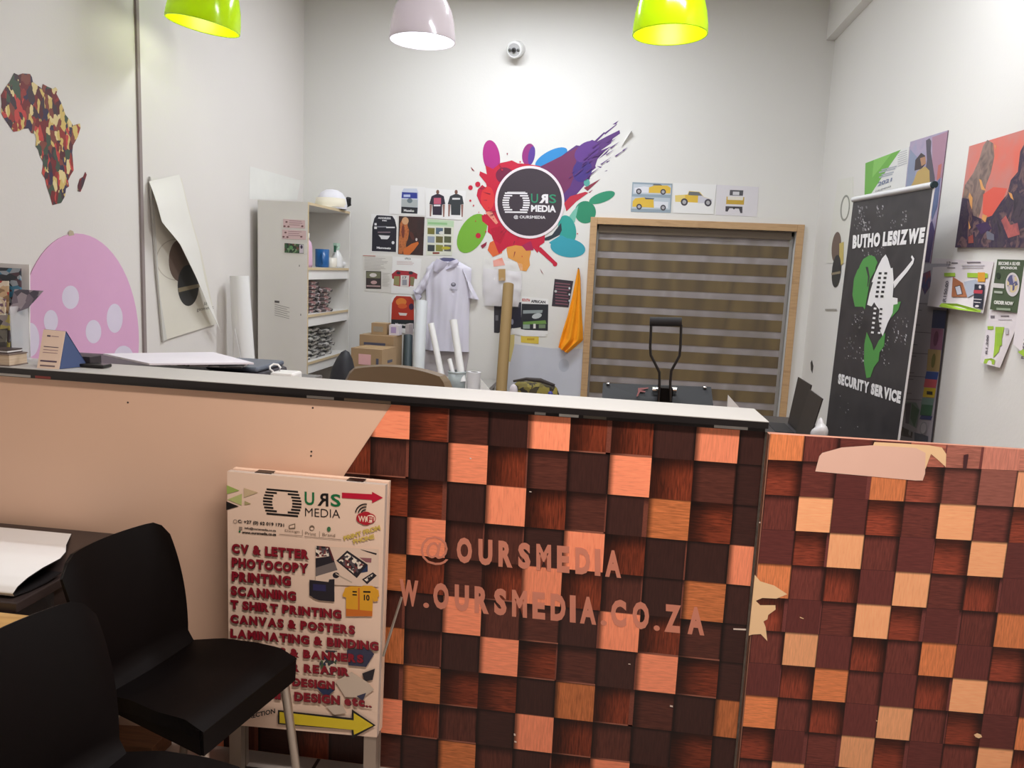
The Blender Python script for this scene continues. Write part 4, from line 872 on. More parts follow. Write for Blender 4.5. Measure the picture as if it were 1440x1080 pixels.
D.text('MEDIA', [(502, 602), (667, 606), (667, 652), (502, 647)], WHT, .045); D.text('@ OURSMEDIA', [(388, 670), (598, 674), (596, 700), (388, 696)], WHT, .02)
D.build('logo_disc', sp)
b = Sheet(BACK, cs); q = [(1140, 122), (1162, 118), (1150, 175), (1125, 200), (1098, 212)]
cur = MB(); cur.grid(lambda u, v: BACK.p(*cs(1098+(1160-1098)*u+8*v, 212-95*u+(-18+20*u)*(v-.5)*1.4), .002+.03*math.sin(math.pi*v)*(.3+u)), 8, 6, mat('decal_backing', (226, 224, 220), .4), .0006); cur.build('peeling_tip', sp)

# ---- papers pinned to the back wall, left group
cL = crop(500, 250, 6.355)
def paper(label, quad, base=M_PAPER, T=cL, name='paper_print', cat='print', group=None, plane=BACK, h0=.001, th=.0012):
    s_ = Sheet(plane, T); s_.base(quad, base, th, h0); s_.fin = lambda: tag(s_.build(name), label, cat, group); return s_
GRP = 'prints pinned to the back wall'
s_ = paper('white print of a blue and grey label, top left of the pinned prints', [(312, 66), (622, 84), (620, 338), (300, 322)])
s_.poly([(432, 95), (548, 97), (562, 135), (556, 322), (408, 316), (412, 130)], K(206, 212, 226)); s_.poly([(416, 128), (552, 134), (553, 186), (412, 182)], K(54, 66, 150)); s_.poly([(411, 190), (555, 195), (556, 262), (410, 258)], K(176, 182, 182)); s_.ell(485, 205, 24, 22, K(110, 124, 130)); s_.poly([(410, 258), (556, 266), (552, 322), (408, 316)], K(44, 46, 52)); s_.text('Maseko', [(432, 280), (524, 284), (524, 306), (432, 302)], K(230, 230, 230), .03); s_.rect(430, 150, 490, 172, K(190, 200, 230)); s_.fin()
s_ = paper('white print of two dark T-shirts on the back wall', [(622, 92), (990, 118), (955, 378), (630, 358)], h0=.0026)
for x0, c1, c2_ in ((0, (54, 46, 62), (196, 96, 120)), (165, (58, 62, 66), (220, 220, 220))):
    s_.ell(735+x0, 128, 14, 20, K(120, 84, 70), n=16); s_.poly([(660+x0, 235), (680+x0, 165), (725+x0, 145), (750+x0, 146), (790+x0, 165), (803+x0, 235), (775+x0, 240), (772+x0, 335), (690+x0, 332), (688+x0, 240)], K(*c1))
    s_.poly([(664+x0, 238), (685+x0, 240), (676+x0, 345), (664+x0, 345)], K(150, 110, 100)); s_.poly([(778+x0, 240), (800+x0, 238), (794+x0, 350), (783+x0, 350)], K(150, 110, 100))
    if x0 == 0: s_.rect(700, 180, 765, 235, K(*c2_)); s_.rect(700, 240, 760, 255, K(226, 220, 224))
    else: s_.rect(865, 180, 935, 196, K(*c2_))
s_.fin()
s_ = paper('black rounded label print with white wording, left of the brown portrait', [(140, 322), (372, 338), (366, 668), (140, 662)])
s_.poly([(190, 334), (330, 342), (352, 375), (368, 445), (362, 664), (146, 655), (150, 440), (168, 365)], K(42, 42, 52))
WI = K(226, 226, 228)
s_.text('ADDRESS', [(200, 350), (316, 355), (316, 372), (200, 367)], WI, .04); s_.text('ME', [(240, 376), (280, 378), (280, 390), (240, 388)], WI, .04); s_.rect(170, 405, 190, 425, WI); s_.rect(168, 436, 192, 458, WI); s_.rect(195, 432, 280, 444, K(130, 130, 140)); s_.rect(275, 438, 352, 450, WI); s_.rect(200, 482, 312, 492, K(140, 120, 130)); s_.poly([(205, 512), (308, 518), (300, 535), (285, 550), (230, 548), (222, 530)], WI); s_.ell(336, 580, 13, 15, WI, n=12); s_.text('Masweets', [(190, 614), (316, 620), (316, 640), (190, 634)], WI, .05); s_.fin()
s_ = paper('dark brown and orange portrait print on the back wall', [(388, 342), (618, 350), (604, 694), (380, 682)], ramp_mat('portrait_dark', [(46, 34, 34), (66, 46, 44), (54, 44, 46)], 'noise', 10))
OR = ramp_mat('portrait_warm', [(150, 84, 52), (196, 116, 66), (120, 66, 46)], 'noise', 40)
s_.poly([(400, 410), (425, 355), (470, 365), (465, 430), (480, 470), (470, 540), (450, 600), (470, 680), (385, 680), (388, 560)], OR); s_.ell(445, 385, 30, 34, K(206, 160, 120)); s_.poly([(430, 640), (500, 590), (560, 570), (565, 590), (520, 650), (480, 690), (430, 686)], K(206, 110, 52)); s_.ell(545, 552, 9, 14, K(206, 196, 196), n=12); s_.ell(505, 520, 16, 40, K(90, 50, 44), -20); s_.ell(425, 480, 14, 60, K(120, 60, 48)); s_.fin()
s_ = paper('cream flyer with a grid of small photos above the polo shirt', [(640, 366), (885, 384), (862, 696), (632, 690)], mat('flyer_cream', (222, 224, 206), .6))
s_.poly([(640, 368), (880, 385), (876, 440), (640, 428)], K(190, 214, 180)); s_.rect(648, 395, 820, 415, K(150, 196, 140), .04)
cols_ = [(120, 116, 60), (90, 110, 126), (70, 72, 60), (150, 160, 176), (110, 106, 66), (90, 96, 70), (60, 66, 70), (140, 140, 66), (100, 100, 96)]
for i in range(9): s_.poly([(645+(i % 3)*74, 446+(i//3)*76), (708+(i % 3)*74, 449+(i//3)*76), (706+(i % 3)*74, 506+(i//3)*76), (644+(i % 3)*74, 503+(i//3)*76)], K(*cols_[i]))
s_.ell(770, 492, 24, 14, K(220, 220, 214)); s_.ell(810, 628, 40, 14, K(190, 180, 60)); s_.rect(690, 665, 750, 680, K(140, 70, 60)); s_.fin()
s_ = paper('text flyer with a dark photo, bottom left of the pinned prints', [(62, 690), (330, 702), (320, 1030), (82, 1012)], mat('flyer_grey', (222, 219, 212), .6))
s_.line_text(80, 712, 300, 5, 9, 13, K(186, 180, 174), .04); s_.rect(94, 832, 230, 990, K(66, 58, 58), .03); s_.poly([(98, 838), (225, 842), (222, 900), (98, 895)], K(120, 120, 96)); s_.ell(158, 870, 32, 18, K(222, 214, 210)); s_.ell(165, 935, 28, 16, K(196, 160, 160)); s_.rect(100, 960, 222, 972, K(180, 150, 150), .03); s_.line_text(240, 850, 310, 4, 9, 14, K(190, 186, 180), .04); s_.rect(68, 692, 180, 699, K(200, 140, 130), .03); s_.fin()
s_ = paper('white print of red, green and white football shirts beside the polo shirt', [(332, 703), (590, 725), (562, 1045), (318, 1032)], h0=.0026)
s_.text('AFRICA', [(440, 712), (495, 716), (495, 734), (440, 730)], K(70, 80, 80), .02); s_.line_text(370, 745, 545, 4, 3, 12, K(200, 170, 166), .03)
s_.poly([(325, 860), (370, 825), (440, 832), (500, 835), (555, 860), (550, 905), (525, 900), (518, 970), (490, 965), (480, 975), (390, 970), (340, 960), (345, 905), (328, 900)], K(170, 52, 62)); s_.poly([(345, 880), (395, 880), (392, 965), (342, 955)], K(150, 146, 100)); s_.poly([(405, 870), (480, 873), (476, 978), (400, 972)], K(220, 214, 210)); s_.poly([(490, 885), (530, 888), (520, 965), (488, 962)], K(134, 130, 96)); s_.rect(418, 910, 460, 960, K(150, 150, 160)); s_.ell(385, 850, 18, 14, K(60, 52, 60)); s_.ell(495, 850, 20, 14, K(60, 52, 60)); s_.text('17', [(422, 880), (458, 881), (458, 905), (422, 904)], K(90, 90, 100), .03); s_.fin()
cR = crop(460, 340, 4)
s_ = paper('red and black label print on white card under the pinned prints', [(362, 318), (385, 298), (478, 300), (500, 340), (496, 505), (440, 516), (352, 488), (352, 380)], T=cR, th=.006)
s_.poly([(378, 318), (392, 304), (470, 308), (489, 330), (490, 440), (362, 440), (366, 345)], K(182, 56, 40)); s_.poly([(362, 436), (490, 440), (488, 490), (362, 482)], K(44, 50, 54)); s_.ell(418, 338, 30, 22, K(222, 130, 60)); s_.ell(425, 362, 26, 14, K(214, 96, 50)); s_.ell(475, 365, 14, 18, K(66, 40, 70)); s_.poly([(402, 398), (452, 402), (446, 416), (410, 414)], K(230, 220, 214)); s_.text('Masweets', [(385, 456), (462, 460), (462, 474), (385, 470)], K(226, 222, 220), .05); s_.fin()
# ---- right group
cQ = crop(680, 360, 5.4)
s_ = paper('small dark print with reddish wording beside the orange cloth', [(540, 174), (682, 190), (645, 390), (518, 380)], K(58, 50, 58), T=cQ)
s_.line_text(545, 200, 660, 9, 8, 22, K(130, 84, 96), .1); 
for y in (245, 292, 340): s_.ell(652, y, 7, 9, K(210, 220, 224), n=10)
s_.ell(548, 268, 10, 10, K(190, 190, 190), n=10); s_.fin()
s_ = paper('print headed in red and black above a dark photo with a green strip', [(290, 306), (492, 326), (488, 596), (282, 578)], T=cQ)
s_.text('SOUTH', [(292, 322), (352, 326), (352, 348), (292, 344)], K(196, 70, 56), .05); s_.text('AFRICAN', [(360, 332), (470, 340), (470, 362), (360, 354)], K(60, 56, 58), .05)
s_.poly([(290, 362), (492, 368), (488, 568), (283, 560)], K(44, 46, 52)); s_.poly([(300, 412), (450, 410), (445, 432), (300, 438)], K(150, 160, 160)); s_.ell(405, 455, 38, 20, K(190, 196, 196), -15); s_.poly([(300, 500), (470, 488), (478, 515), (300, 520)], K(110, 150, 76)); s_.rect(300, 520, 352, 552, K(150, 166, 156)); s_.rect(378, 515, 396, 550, K(230, 226, 222)); s_.rect(420, 520, 470, 548, K(120, 140, 110)); s_.fin()
s_ = paper('black sheet behind the brown cardboard tube on the back wall', [(80, 368), (140, 372), (286, 350), (286, 540), (210, 552), (110, 585), (80, 582)], K(40, 40, 56), T=cQ)
s_.rect(82, 372, 130, 580, K(56, 54, 60)); s_.rect(90, 450, 112, 490, K(110, 110, 116)); s_.ell(218, 500, 10, 22, K(150, 150, 170), n=12); s_.fin()
s_ = paper('yellow note under the red and black headed print', [(284, 596), (420, 612), (418, 668), (284, 656)], K(226, 198, 80), T=cQ, name='note', cat='note'); s_.rect(330, 624, 386, 640, K(196, 160, 50)); s_.fin()
s_ = paper('torn white scrap left of the yellow note', [(215, 548), (284, 555), (440, 585), (480, 600), (475, 612), (300, 608), (270, 600), (215, 590)], T=cQ, name='paper_scrap', cat='paper', h0=.0026); s_.fin()
s_ = paper('narrow yellow strip beside the brown cardboard tube', [(196, 600), (236, 596), (232, 700), (212, 805), (188, 800)], K(214, 196, 130), T=cQ, name='paper_strip', cat='paper'); s_.fin()
s_ = paper('big bluish-white sheet taped low on the back wall beside the window', [(236, 668), (510, 700), (752, 705), (735, 1300), (170, 1300), (182, 900)], mat('sheet_bluish', (206, 208, 218), .5, var=.05), T=cQ, name='wall_sheet', cat='sheet', h0=.0026); s_.ell(610, 830, 40, 50, K(190, 194, 206)); s_.fin()
cC = crop(880, 240, 7.2)
def wheel(s_, x, y, r_): s_.ell(x, y, r_, r_*1.05, K(70, 66, 74), n=18); s_.ell(x, y, r_*.55, r_*.58, K(176, 174, 178), n=14)
YL = K(226, 186, 66); YLl = K(232, 206, 120)
s_ = paper('print with two yellow and white pickups, leftmost over the window', [(68, 116), (472, 132), (455, 428), (50, 416)], mat('print_blue', (150, 166, 178), .5), T=cC)
s_.poly([(78, 135), (460, 148), (455, 245), (72, 235)], K(196, 204, 212)); s_.poly([(88, 175), (180, 160), (235, 165), (240, 225), (90, 220)], K(226, 226, 232)); s_.poly([(235, 170), (290, 150), (420, 150), (455, 175), (450, 230), (232, 225)], YL); wheel(s_, 132, 210, 28); wheel(s_, 378, 215, 28); s_.poly([(270, 148), (370, 150), (350, 138), (285, 135)], K(96, 100, 104))
s_.poly([(62, 262), (450, 278), (445, 395), (58, 385)], K(190, 200, 208)); s_.poly([(70, 310), (95, 280), (180, 270), (280, 285), (285, 375), (66, 365)], YL); s_.poly([(285, 310), (430, 318), (425, 380), (285, 375)], K(224, 226, 232)); wheel(s_, 135, 365, 28); wheel(s_, 378, 375, 28); s_.poly([(190, 272), (290, 280), (280, 292), (200, 290)], K(96, 100, 104)); s_.fin()
s_ = paper('print with one yellow and white pickup, middle over the window', [(480, 124), (918, 142), (888, 442), (480, 428)], T=cC, h0=.0026)
s_.poly([(498, 250), (625, 242), (640, 205), (750, 215), (790, 265), (870, 290), (868, 330), (500, 315)], YLl); s_.poly([(600, 245), (735, 250), (730, 325), (600, 318)], YL); s_.poly([(735, 225), (790, 268), (872, 292), (868, 330), (728, 328)], K(206, 204, 214)); s_.poly([(640, 212), (740, 218), (775, 255), (632, 248)], K(110, 112, 112)); wheel(s_, 592, 318, 36); wheel(s_, 832, 325, 36); s_.fin()
s_ = paper('print with a pickup seen from behind, rightmost over the window', [(918, 142), (1346, 166), (1328, 468), (910, 448)], K(222, 218, 222), T=cC)
s_.poly([(1055, 195), (1190, 200), (1185, 255), (1050, 250)], K(84, 82, 88)); s_.poly([(1085, 212), (1150, 214), (1148, 248), (1082, 246)], K(214, 212, 216)); s_.poly([(1020, 262), (1200, 268), (1195, 345), (1015, 338)], K(200, 164, 60)); s_.poly([(1030, 262), (1190, 268), (1185, 300), (1030, 295)], K(228, 222, 208)); s_.poly([(1010, 360), (1180, 365), (1180, 430), (1160, 430), (1145, 385), (1050, 380), (1030, 415), (1008, 412)], K(70, 66, 72)); s_.ell(1095, 378, 12, 14, K(50, 48, 52), n=12); s_.fin()
# small pins and a wall camera
cc = thing('security_camera', BACK.p(726, 72), 'small round white security camera high on the back wall', 'camera')
p = BACK.p(727, 70)
b = MB(); b.lathe([(0, 0), (.062, 0), (.062, .02), (.05, .028)], p, M_WHITE, 28, Vector((0, -1, 0))); b.build('mount', cc)
ax = Vector((-.08, -1, -.35)).normalized(); b = MB(); b.lathe([(.045, .0), (.06, .03), (.062, .085), (.05, .1), (.046, .096)], p+Vector((0, -.02, 0)), mat('camera_white', (236, 236, 234), .3), 28, ax); b.build('camera_body', cc)
b = MB(); b.lathe([(.047, .096), (.0, .097)], p+Vector((0, -.02, 0)), mat('lens_grey', (190, 190, 190), .3), 28, ax); b.build('face', cc)
b = MB(); q = p+Vector((0, -.02, 0))+ax*.098; b.lathe([(.017, .0), (.017, .012), (.0, .013)], q, mat('lens_ring', (70, 70, 72), .2), 20, ax); b.lathe([(.009, .0132), (.0, .014)], q, M_BLACK, 16, ax)
for sx in (-1, 1): b.lathe([(.011, 0), (.011, .004), (0, .005)], q+Vector((sx*.032, -.0, 0)), mat('led_dark', (90, 92, 90), .3), 14, ax)
b.build('lens', cc)

# ---- polo shirt on its hanger
def cloth_noise(x, y, s_=0): return math.sin(13*x+5*y+s_)*.4+math.sin(7*x-11*y+1.7+s_)*.35+math.sin(29*x+3*y+s_)*.25
po = thing('polo_shirt', BACK.p(*cR(640, 640)), 'white polo shirt with a small chest emblem hanging on the back wall', 'shirt')
MSH = mat('shirt_white', (222, 219, 232), .85, var=.03)
Lb = [(600, 110), (562, 150), (558, 240), (562, 320), (558, 420), (552, 520), (548, 605)]
Rb = [(745, 112), (815, 150), (812, 240), (806, 320), (800, 420), (800, 520), (800, 618)]
def body(u, v):
    l, r = lerp_curve(Lb, u), lerp_curve(Rb, u); x, y = l[0]*(1-v)+r[0]*v, l[1]*(1-v)+r[1]*v
    h = .02+.045*math.sin(math.pi*v)**.6 + .012*cloth_noise(v*1.2, u*.8)*min(1, u*3) + .006*math.sin(v*26+u*3)*u
    return BACK.p(*cR(x, y), h)
b = MB(); b.grid(body, 36, 30, MSH, .004); b.build('body', po)
def sleeve(Q, ph):
    def fn(u, v):
        x = (Q[0][0]*(1-u)+Q[3][0]*u)*(1-v)+(Q[1][0]*(1-u)+Q[2][0]*u)*v; y = (Q[0][1]*(1-u)+Q[3][1]*u)*(1-v)+(Q[1][1]*(1-u)+Q[2][1]*u)*v
        return BACK.p(*cR(x, y), .018+.04*math.sin(math.pi*v)**.7+.008*cloth_noise(u*1.3, v*1.3, ph))
    return fn
b = MB(); b.grid(sleeve([(600, 112), (565, 250), (535, 335), (492, 270)][0:1]+[(572, 250), (528, 300), (498, 272)], 1), 14, 12, MSH, .004); b.build('sleeve', po)
b = MB(); b.grid(sleeve([(806, 235), (752, 112), (856, 325), (798, 315)], 2), 14, 12, MSH, .004); b.build('sleeve', po)
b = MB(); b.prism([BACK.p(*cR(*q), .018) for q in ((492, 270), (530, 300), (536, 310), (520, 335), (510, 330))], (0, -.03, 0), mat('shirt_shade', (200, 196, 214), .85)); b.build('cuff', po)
b = MB(); ms = mat('collar_white', (214, 210, 228), .85)
def col_l(u, v): 
    a = [(628, 95), (608, 128), (606, 158)]; c_ = [(690, 118), (668, 150), (632, 176)]
    l, r = lerp_curve(a, u), lerp_curve(c_, u); return BACK.p(*cR(l[0]*(1-v)+r[0]*v, l[1]*(1-v)+r[1]*v), .06+.022*math.sin(math.pi*v)+.012*(1-u))
b.grid(col_l, 8, 8, ms, .004)
def col_r(u, v):
    a = [(690, 118), (690, 140), (672, 158)]; c_ = [(740, 98), (752, 116), (735, 140)]
    l, r = lerp_curve(a, u), lerp_curve(c_, u); return BACK.p(*cR(l[0]*(1-v)+r[0]*v, l[1]*(1-v)+r[1]*v), .062+.018*math.sin(math.pi*v)+.008*(1-u))
b.grid(col_r, 8, 8, ms, .004); b.build('collar', po)
b = MB(); b.prism([BACK.p(*cR(*q), .05) for q in ((640, 96), (665, 90), (715, 92), (735, 100), (700, 112), (665, 112))], (0, -.012, 0), mat('collar_inside', (96, 96, 130), .8)); b.build('collar_lining', po)
E_ = Sheet(BACK, cR); E_.h = .082; IK = mat('emblem_grey', (110, 108, 122), .6)
E_.ell(722, 240, 14, 12, IK, n=14); E_.ell(722, 236, 8, 6, mat('emblem_light', (180, 178, 190)), n=10); E_.text('COMPANY', [(700, 262), (745, 265), (745, 276), (700, 273)], IK, .0); E_.build('chest_emblem', po)
# hem shadow strip: shade below the polo shirt, built as a darker panel
b = MB(); b.prism([BACK.p(*cR(*q), .002) for q in ((548, 608), (800, 622), (770, 800), (530, 800))], (0, -.01, 0), mat('hem_shadow_mauve', (188, 180, 182), .8)); tag(b.build('hem_shadow'), 'mauve-grey painted shadow panel below the hem of the polo shirt', 'cloth')
# ---- bagged white T-shirt
bs = thing('bagged_shirt', BACK.p(*cQ(140, 380)), 'folded white T-shirt in a clear bag pinned to the back wall', 'shirt')
b = MB(); Ls = [(0, 95), (-5, 180), (0, 280), (10, 375)]; Rs = [(285, 120), (290, 200), (285, 290), (262, 385)]
def tee(u, v):
    l, r = lerp_curve(Ls, u), lerp_curve(Rs, u); return BACK.p(*cQ(l[0]*(1-v)+r[0]*v, l[1]*(1-v)+r[1]*v), .008+.025*math.sin(math.pi*v)**.5*math.sin(math.pi*(u*.9+.05))**.4+.004*cloth_noise(v, u*1.6, 3))
b.grid(tee, 20, 20, mat('tee_white', (226, 222, 224), .85), .004); b.build('folded_shirt', bs)
b = MB(); Lq = [(5, 10), (-8, 180), (0, 380)]; Rq = [(300, 60), (300, 200), (275, 390)]
b.grid(lambda u, v: BACK.p(*cQ(lerp_curve(Lq, u)[0]*(1-v)+lerp_curve(Rq, u)[0]*v, lerp_curve(Lq, u)[1]*(1-v)+lerp_curve(Rq, u)[1]*v), .04+.01*cloth_noise(v*1.7, u*2.2, 5)+.006*math.sin(20*u+9*v)), 26, 26, mat('clear_film', (240, 240, 242), .12, alpha=.16, var=0), 0); b.build('clear_bag', bs)
b = MB(); b.prism([BACK.p(*cQ(*q), .046) for q in ((120, 100), (172, 98), (172, 186), (122, 188))], (0, -.002, 0), mat('swing_tag', (186, 150, 96), .7)); b.build('swing_tag', bs)
# ---- orange cloth
oc = thing('orange_cloth', BACK.p(*cQ(660, 720)), 'bright orange cloth hanging from a nail left of the window', 'cloth')
La = [(716, 100), (700, 180), (672, 320), (640, 450), (605, 560), (585, 630), (572, 690)]; Ra = [(730, 100), (738, 180), (742, 320), (748, 450), (755, 560), (756, 640), (640, 735)]
b = MB()
def orc(u, v):
    l, r = lerp_curve(La, u), lerp_curve(Ra, u); fo = math.sin(v*math.pi*5+u*2)*.016*min(1, .15+u)
    return BACK.p(*cQ(l[0]*(1-v)+r[0]*v, l[1]*(1-v)+r[1]*v), .03+.03*math.sin(math.pi*v)+fo+.012*math.sin(14*u+6*v)*max(0, u-.55))
b.grid(orc, 40, 36, mat('cloth_orange', (255, 162, 20), .85, var=.05, scale=40), .003); b.build('cloth', oc)
b = MB(); p = BACK.p(*cQ(722, 98)); b.tube([p, p+Vector((0, -.055, .004))], .005, mat('nail', (110, 80, 60), .5), 8); b.build('nail', oc)

# ================================================================== BACK OF THE SHOP, LOW THINGS
def work_table(name, label, x0, x1, y0, y1, zt, m, cat='table'):
    t = thing(name, ((x0+x1)/2, (y0+y1)/2, 0), label, cat)
    b = MB(); b.box(x0, x1, y0, y1, zt-.03, zt, m); b.build('table_top', t)
    for x in (x0+.04, x1-.04):
        for y in (y0+.04, y1-.04): b = MB(); b.box(x-.02, x+.02, y-.02, y+.02, 0, zt-.03, m); b.build('leg', t)
    return t
MTB = mat('table_grey', (170, 166, 160), .5)
work_table('packing_table', 'grey packing table by the back wall under the cardboard boxes', -1.98, -.87, 5.2, 6.1, .62, MTB)
def carton(label, c, sx, sy, sz, rot, extra=None):
    t = thing('cardboard_box', c, label, 'box', 'cartons on the packing table', rot)
    b = MB(); b.box(-sx/2, sx/2, -sy/2, sy/2, 0, sz, M_CARD); b.build('carton', t, local=True)
    b = MB(); b.box(-sx/2, sx/2, -.025, .025, sz, sz+.001, mat('parcel_tape', (190, 160, 116), .3)); b.build('tape', t, local=True)
    for m, (x0, z0, x1, z1), side in (extra or []):
        b = MB()
        if side == 'f': b.box(x0, x1, -sy/2-.001, -sy/2, z0, z1, m)
        else: b.box(sx/2, sx/2+.001, x0, x1, z0, z1, m)
        b.build('label', t, local=True)
    return t
PKL = mat('label_pink', (226, 176, 176), .5); INK = mat('carton_ink', (84, 84, 100), .6)
carton('front cardboard box with a pink label on the packing table', (-1.715, 5.52, .72), .24, .26, .165, -.12, [(PKL, (-.06, .05, .035, .125), 'f'), (INK, (-.03, .06, .06, .08), 's'), (INK, (.075, .04, .095, .1), 'f')])
carton('larger cardboard box behind the front box', (-1.745, 5.79, .621), .27, .2, .335, -.05, [(INK, (-.1, .26, .07, .28), 'f')])
bx = carton('shallow cardboard box under the front box', (-1.715, 5.53, .621), .27, .27, .097, -.1)
carton('small cardboard box on top of the larger box', (-1.755, 5.82, .958), .12, .12, .085, .03, [(mat('label_grey', (150, 140, 124)), (-.045, .02, .03, .06), 'f')])
b = MB(); b.box(-1.675, -1.60, 5.76, 5.85, .958, 1.035, mat('packet_white', (214, 206, 212), .5)); b.box(-1.66, -1.62, 5.759, 5.76, .975, 1.02, mat('packet_lilac', (170, 150, 190), .5)); tag(b.build('white_packet'), 'small white packet beside the small box on top', 'packet')
# black bag by the shelf unit
b = MB(); p = onY(490, 508, 5.15); b.blob((p.x-.02, 5.12, .45), .1, .08, .45, mat('bag_black', (34, 34, 40), .6), fn=lambda d_: Vector((math.copysign(min(abs(d_.x)*1.35, .1), d_.x)*(1-.25*max(0, d_.z)/.45)+.008*math.sin(17*d_.z), math.copysign(min(abs(d_.y)*1.35, .08), d_.y), d_.z))); tag(b.build('black_bag'), 'black bag standing between the shelf unit and the cardboard boxes', 'bag')
# upright tubes and boards
def tube_thing(name, label, px0, px1, Y0, Y1, r, m, cat='tube', ends=None, zend=None):
    a, c = onY(*px0, Y0), onY(*px1, Y1); d_ = c-a; zb = zend if zend is not None else .631
    a2 = a-d_*((a.z-zb)/d_.z) if d_.z else a
    t = thing(name, a2, label, cat); b = MB(); n = 20
    b.tube([a2, c], r, m, 20); b.build('tube_wall', t)
    dn_ = d_.normalized(); b = MB(); b.tube([c-dn_*.0005, c+dn_*.001], r*.72, ends or mat('tube_mouth', (120, 116, 110), .7), 16); b.build('open_end', t); return t
tube_thing('cardboard_tube', 'long brown cardboard tube leaning on the back wall', (705, 547), (715, 400), 5.75, 6.08, .042, mat('tube_brown', (156, 128, 82), .7), zend=.0)
tube_thing('white_tube', 'tall pale grey tube left of the polo shirt', (588, 520), (593, 424), 5.78, 5.95, .047, mat('tube_pale', (216, 220, 222), .4))
tube_thing('dark_tube', 'dark green-grey tube standing left of the pale tube', (573, 516), (574, 472), 5.80, 5.9, .036, mat('tube_dark', (62, 74, 78), .5))
b = MB(); b.box(-1.605, -1.575, 5.97, 6.1, .621, 1.03, mat('board_mauve', (196, 186, 186), .6)); tag(b.build('offcut_board'), 'narrow mauve board upright beside the dark tube', 'board')
# clear bin with rolls of paper
bn = thing('clear_bin', (-1.045, 5.35, .0), 'clear bin holding paper rolls below the polo shirt', 'bin')
p = onY(643, 522, 5.35)
b = MB(); b.lathe([(.0, 0), (.058, 0), (.064, p.z-.63), (.0605, p.z-.63), (.055, .006), (0, .006)], (p.x, 5.35, .621), mat('bin_clear', (186, 196, 196), .15, alpha=.55, var=0), 28); b.build('bin_wall', bn)
b = MB(); b.lathe([(.063, 0), (.067, .003), (.067, .012), (.062, .014)], (p.x, 5.35, p.z-.012), mat('bin_rim', (170, 178, 178), .2), 28); b.build('rim', bn)
def roll(label, p_top, p_bot, Yt, Yb_, r, m=None, zb=.632):
    a, c = onY(*p_bot, Yb_), onY(*p_top, Yt); d_ = c-a; a2 = a-d_*max(0, (a.z-zb)/d_.z)
    t = thing('paper_roll', a2, label, 'roll', 'white rolls by the bin'); b = MB(); b.tube([a2, c], r, m or M_PAPER, 18); b.build('roll_body', t)
    dn_ = d_.normalized(); b = MB(); b.tube([c-dn_*.0005, c+dn_*.001], r*.55, mat('tube_mouth'), 14); b.build('hollow_end', t)
roll('leftmost tilted white paper roll in front of the polo shirt', (606, 455), (621, 528), 5.5, 5.42, .022, None, .622)
roll('right tilted white paper roll standing in the clear bin', (637.5, 450), (648, 522), 5.42, 5.34, .026, None, .7)
roll('short white paper roll poking out of the clear bin', (632, 505), (637, 525), 5.38, 5.35, .016, None, .7)
roll('upright fat white paper roll right of the clear bin', (667, 523), (665, 552), 5.35, 5.35, .047, mat('roll_grey', (222, 220, 222), .5), .622)
b = MB(); q = [onY(676, 533, 5.3), onY(692, 552, 5.3), onY(693, 560, 5.3), onY(676, 560, 5.3)]; q[2].z = q[3].z = .6215; b.prism(q, (0, .006, 0), M_PAPER); tag(b.build('paper_offcut'), 'triangular white paper offcut right of the fat roll', 'paper')
# camouflage bag
cg = thing('patterned_bag', (-.53, 5.5, .622), 'olive patterned bag with a dark strap under the bluish-white sheet', 'bag')
q = onY(752, 548, 5.5); b = MB(); b.blob((q.x, 5.5, q.z-.075), .175, .10, .14, ramp_mat('camo', [(70, 62, 40), (120, 108, 50), (50, 44, 36), (150, 136, 60)], 'voronoi', 26, .7, (1, 1, 1), .1), fn=lambda d_: Vector((d_.x*1.05, d_.y, math.copysign(min(abs(d_.z)*1.35, .125), d_.z)))); b.build('bag_body', cg)
b = MB(); b.tube([onY(722, 536, 5.42), onY(740, 533, 5.4), onY(760, 535, 5.4), onY(780, 542, 5.42)], [.008, .012, .016, .01], mat('strap_dark', (54, 46, 42), .7), 10); b.build('strap', cg)
b = MB(); b.blob(tuple(onY(774, 554, 5.4)), .018, .018, .02, mat('blue_toy', (60, 60, 140), .5)); b.build('blue_tag', cg)
b = MB(); b.blob(tuple(onY(722, 550, 5.4)), .03, .02, .05, mat('packet_white')); b.build('white_tag', cg)
b = MB(); b.box(-.69, -.36, 5.3, 5.72, 0, q.z-.201, mat('crate_grey', (110, 108, 106), .6)); tag(b.build('grey_crate'), 'grey crate on the floor under the olive patterned bag', 'crate')
# brown office chair
oc2 = thing('office_chair', (-.84, 3.05, 0), 'brown office chair whose backrest rises behind the counter', 'chair')
MBR = mat('brown_leather', (112, 94, 72), .55, var=.08)
pL, pR = onY(489, 545, 3.0), onY(631, 552, 3.0)
b = MB()
def backr(u, v):
    a = v*2-1; top = 1.098-.028*abs(a)**2-.012*(a+1)*.5; top -= .055*max(0, abs(a)-.88)/.12
    return (pL.x+(pR.x-pL.x)*v, 3.0+.03*(1-a*a)-.03*u, .62+(top-.62)*u)
b.grid(backr, 14, 24, MBR, -.045); b.build('backrest', oc2)
b = MB(); b.box(-1.06, -.62, 2.62, 3.05, .44, .52, MBR); b.build('seat', oc2, bevel=.03)
b = MB(); b.tube([(-.84, 2.86, .08), (-.84, 2.86, .44)], .03, M_BLACK); b.build('column', oc2)
for k in range(5):
    a = 2*math.pi*k/5; b = MB(); b.tube([(-.84, 2.86, .1), (-.84+.27*math.cos(a), 2.86+.27*math.sin(a), .06)], [.03, .018], M_BLACK, 10); l = b.build('base_arm', oc2)
    b = MB(); b.blob((-.84+.27*math.cos(a), 2.86+.27*math.sin(a), .03), .03, .02, .03, M_BLACK, 12, 8); b.build('castor', l)
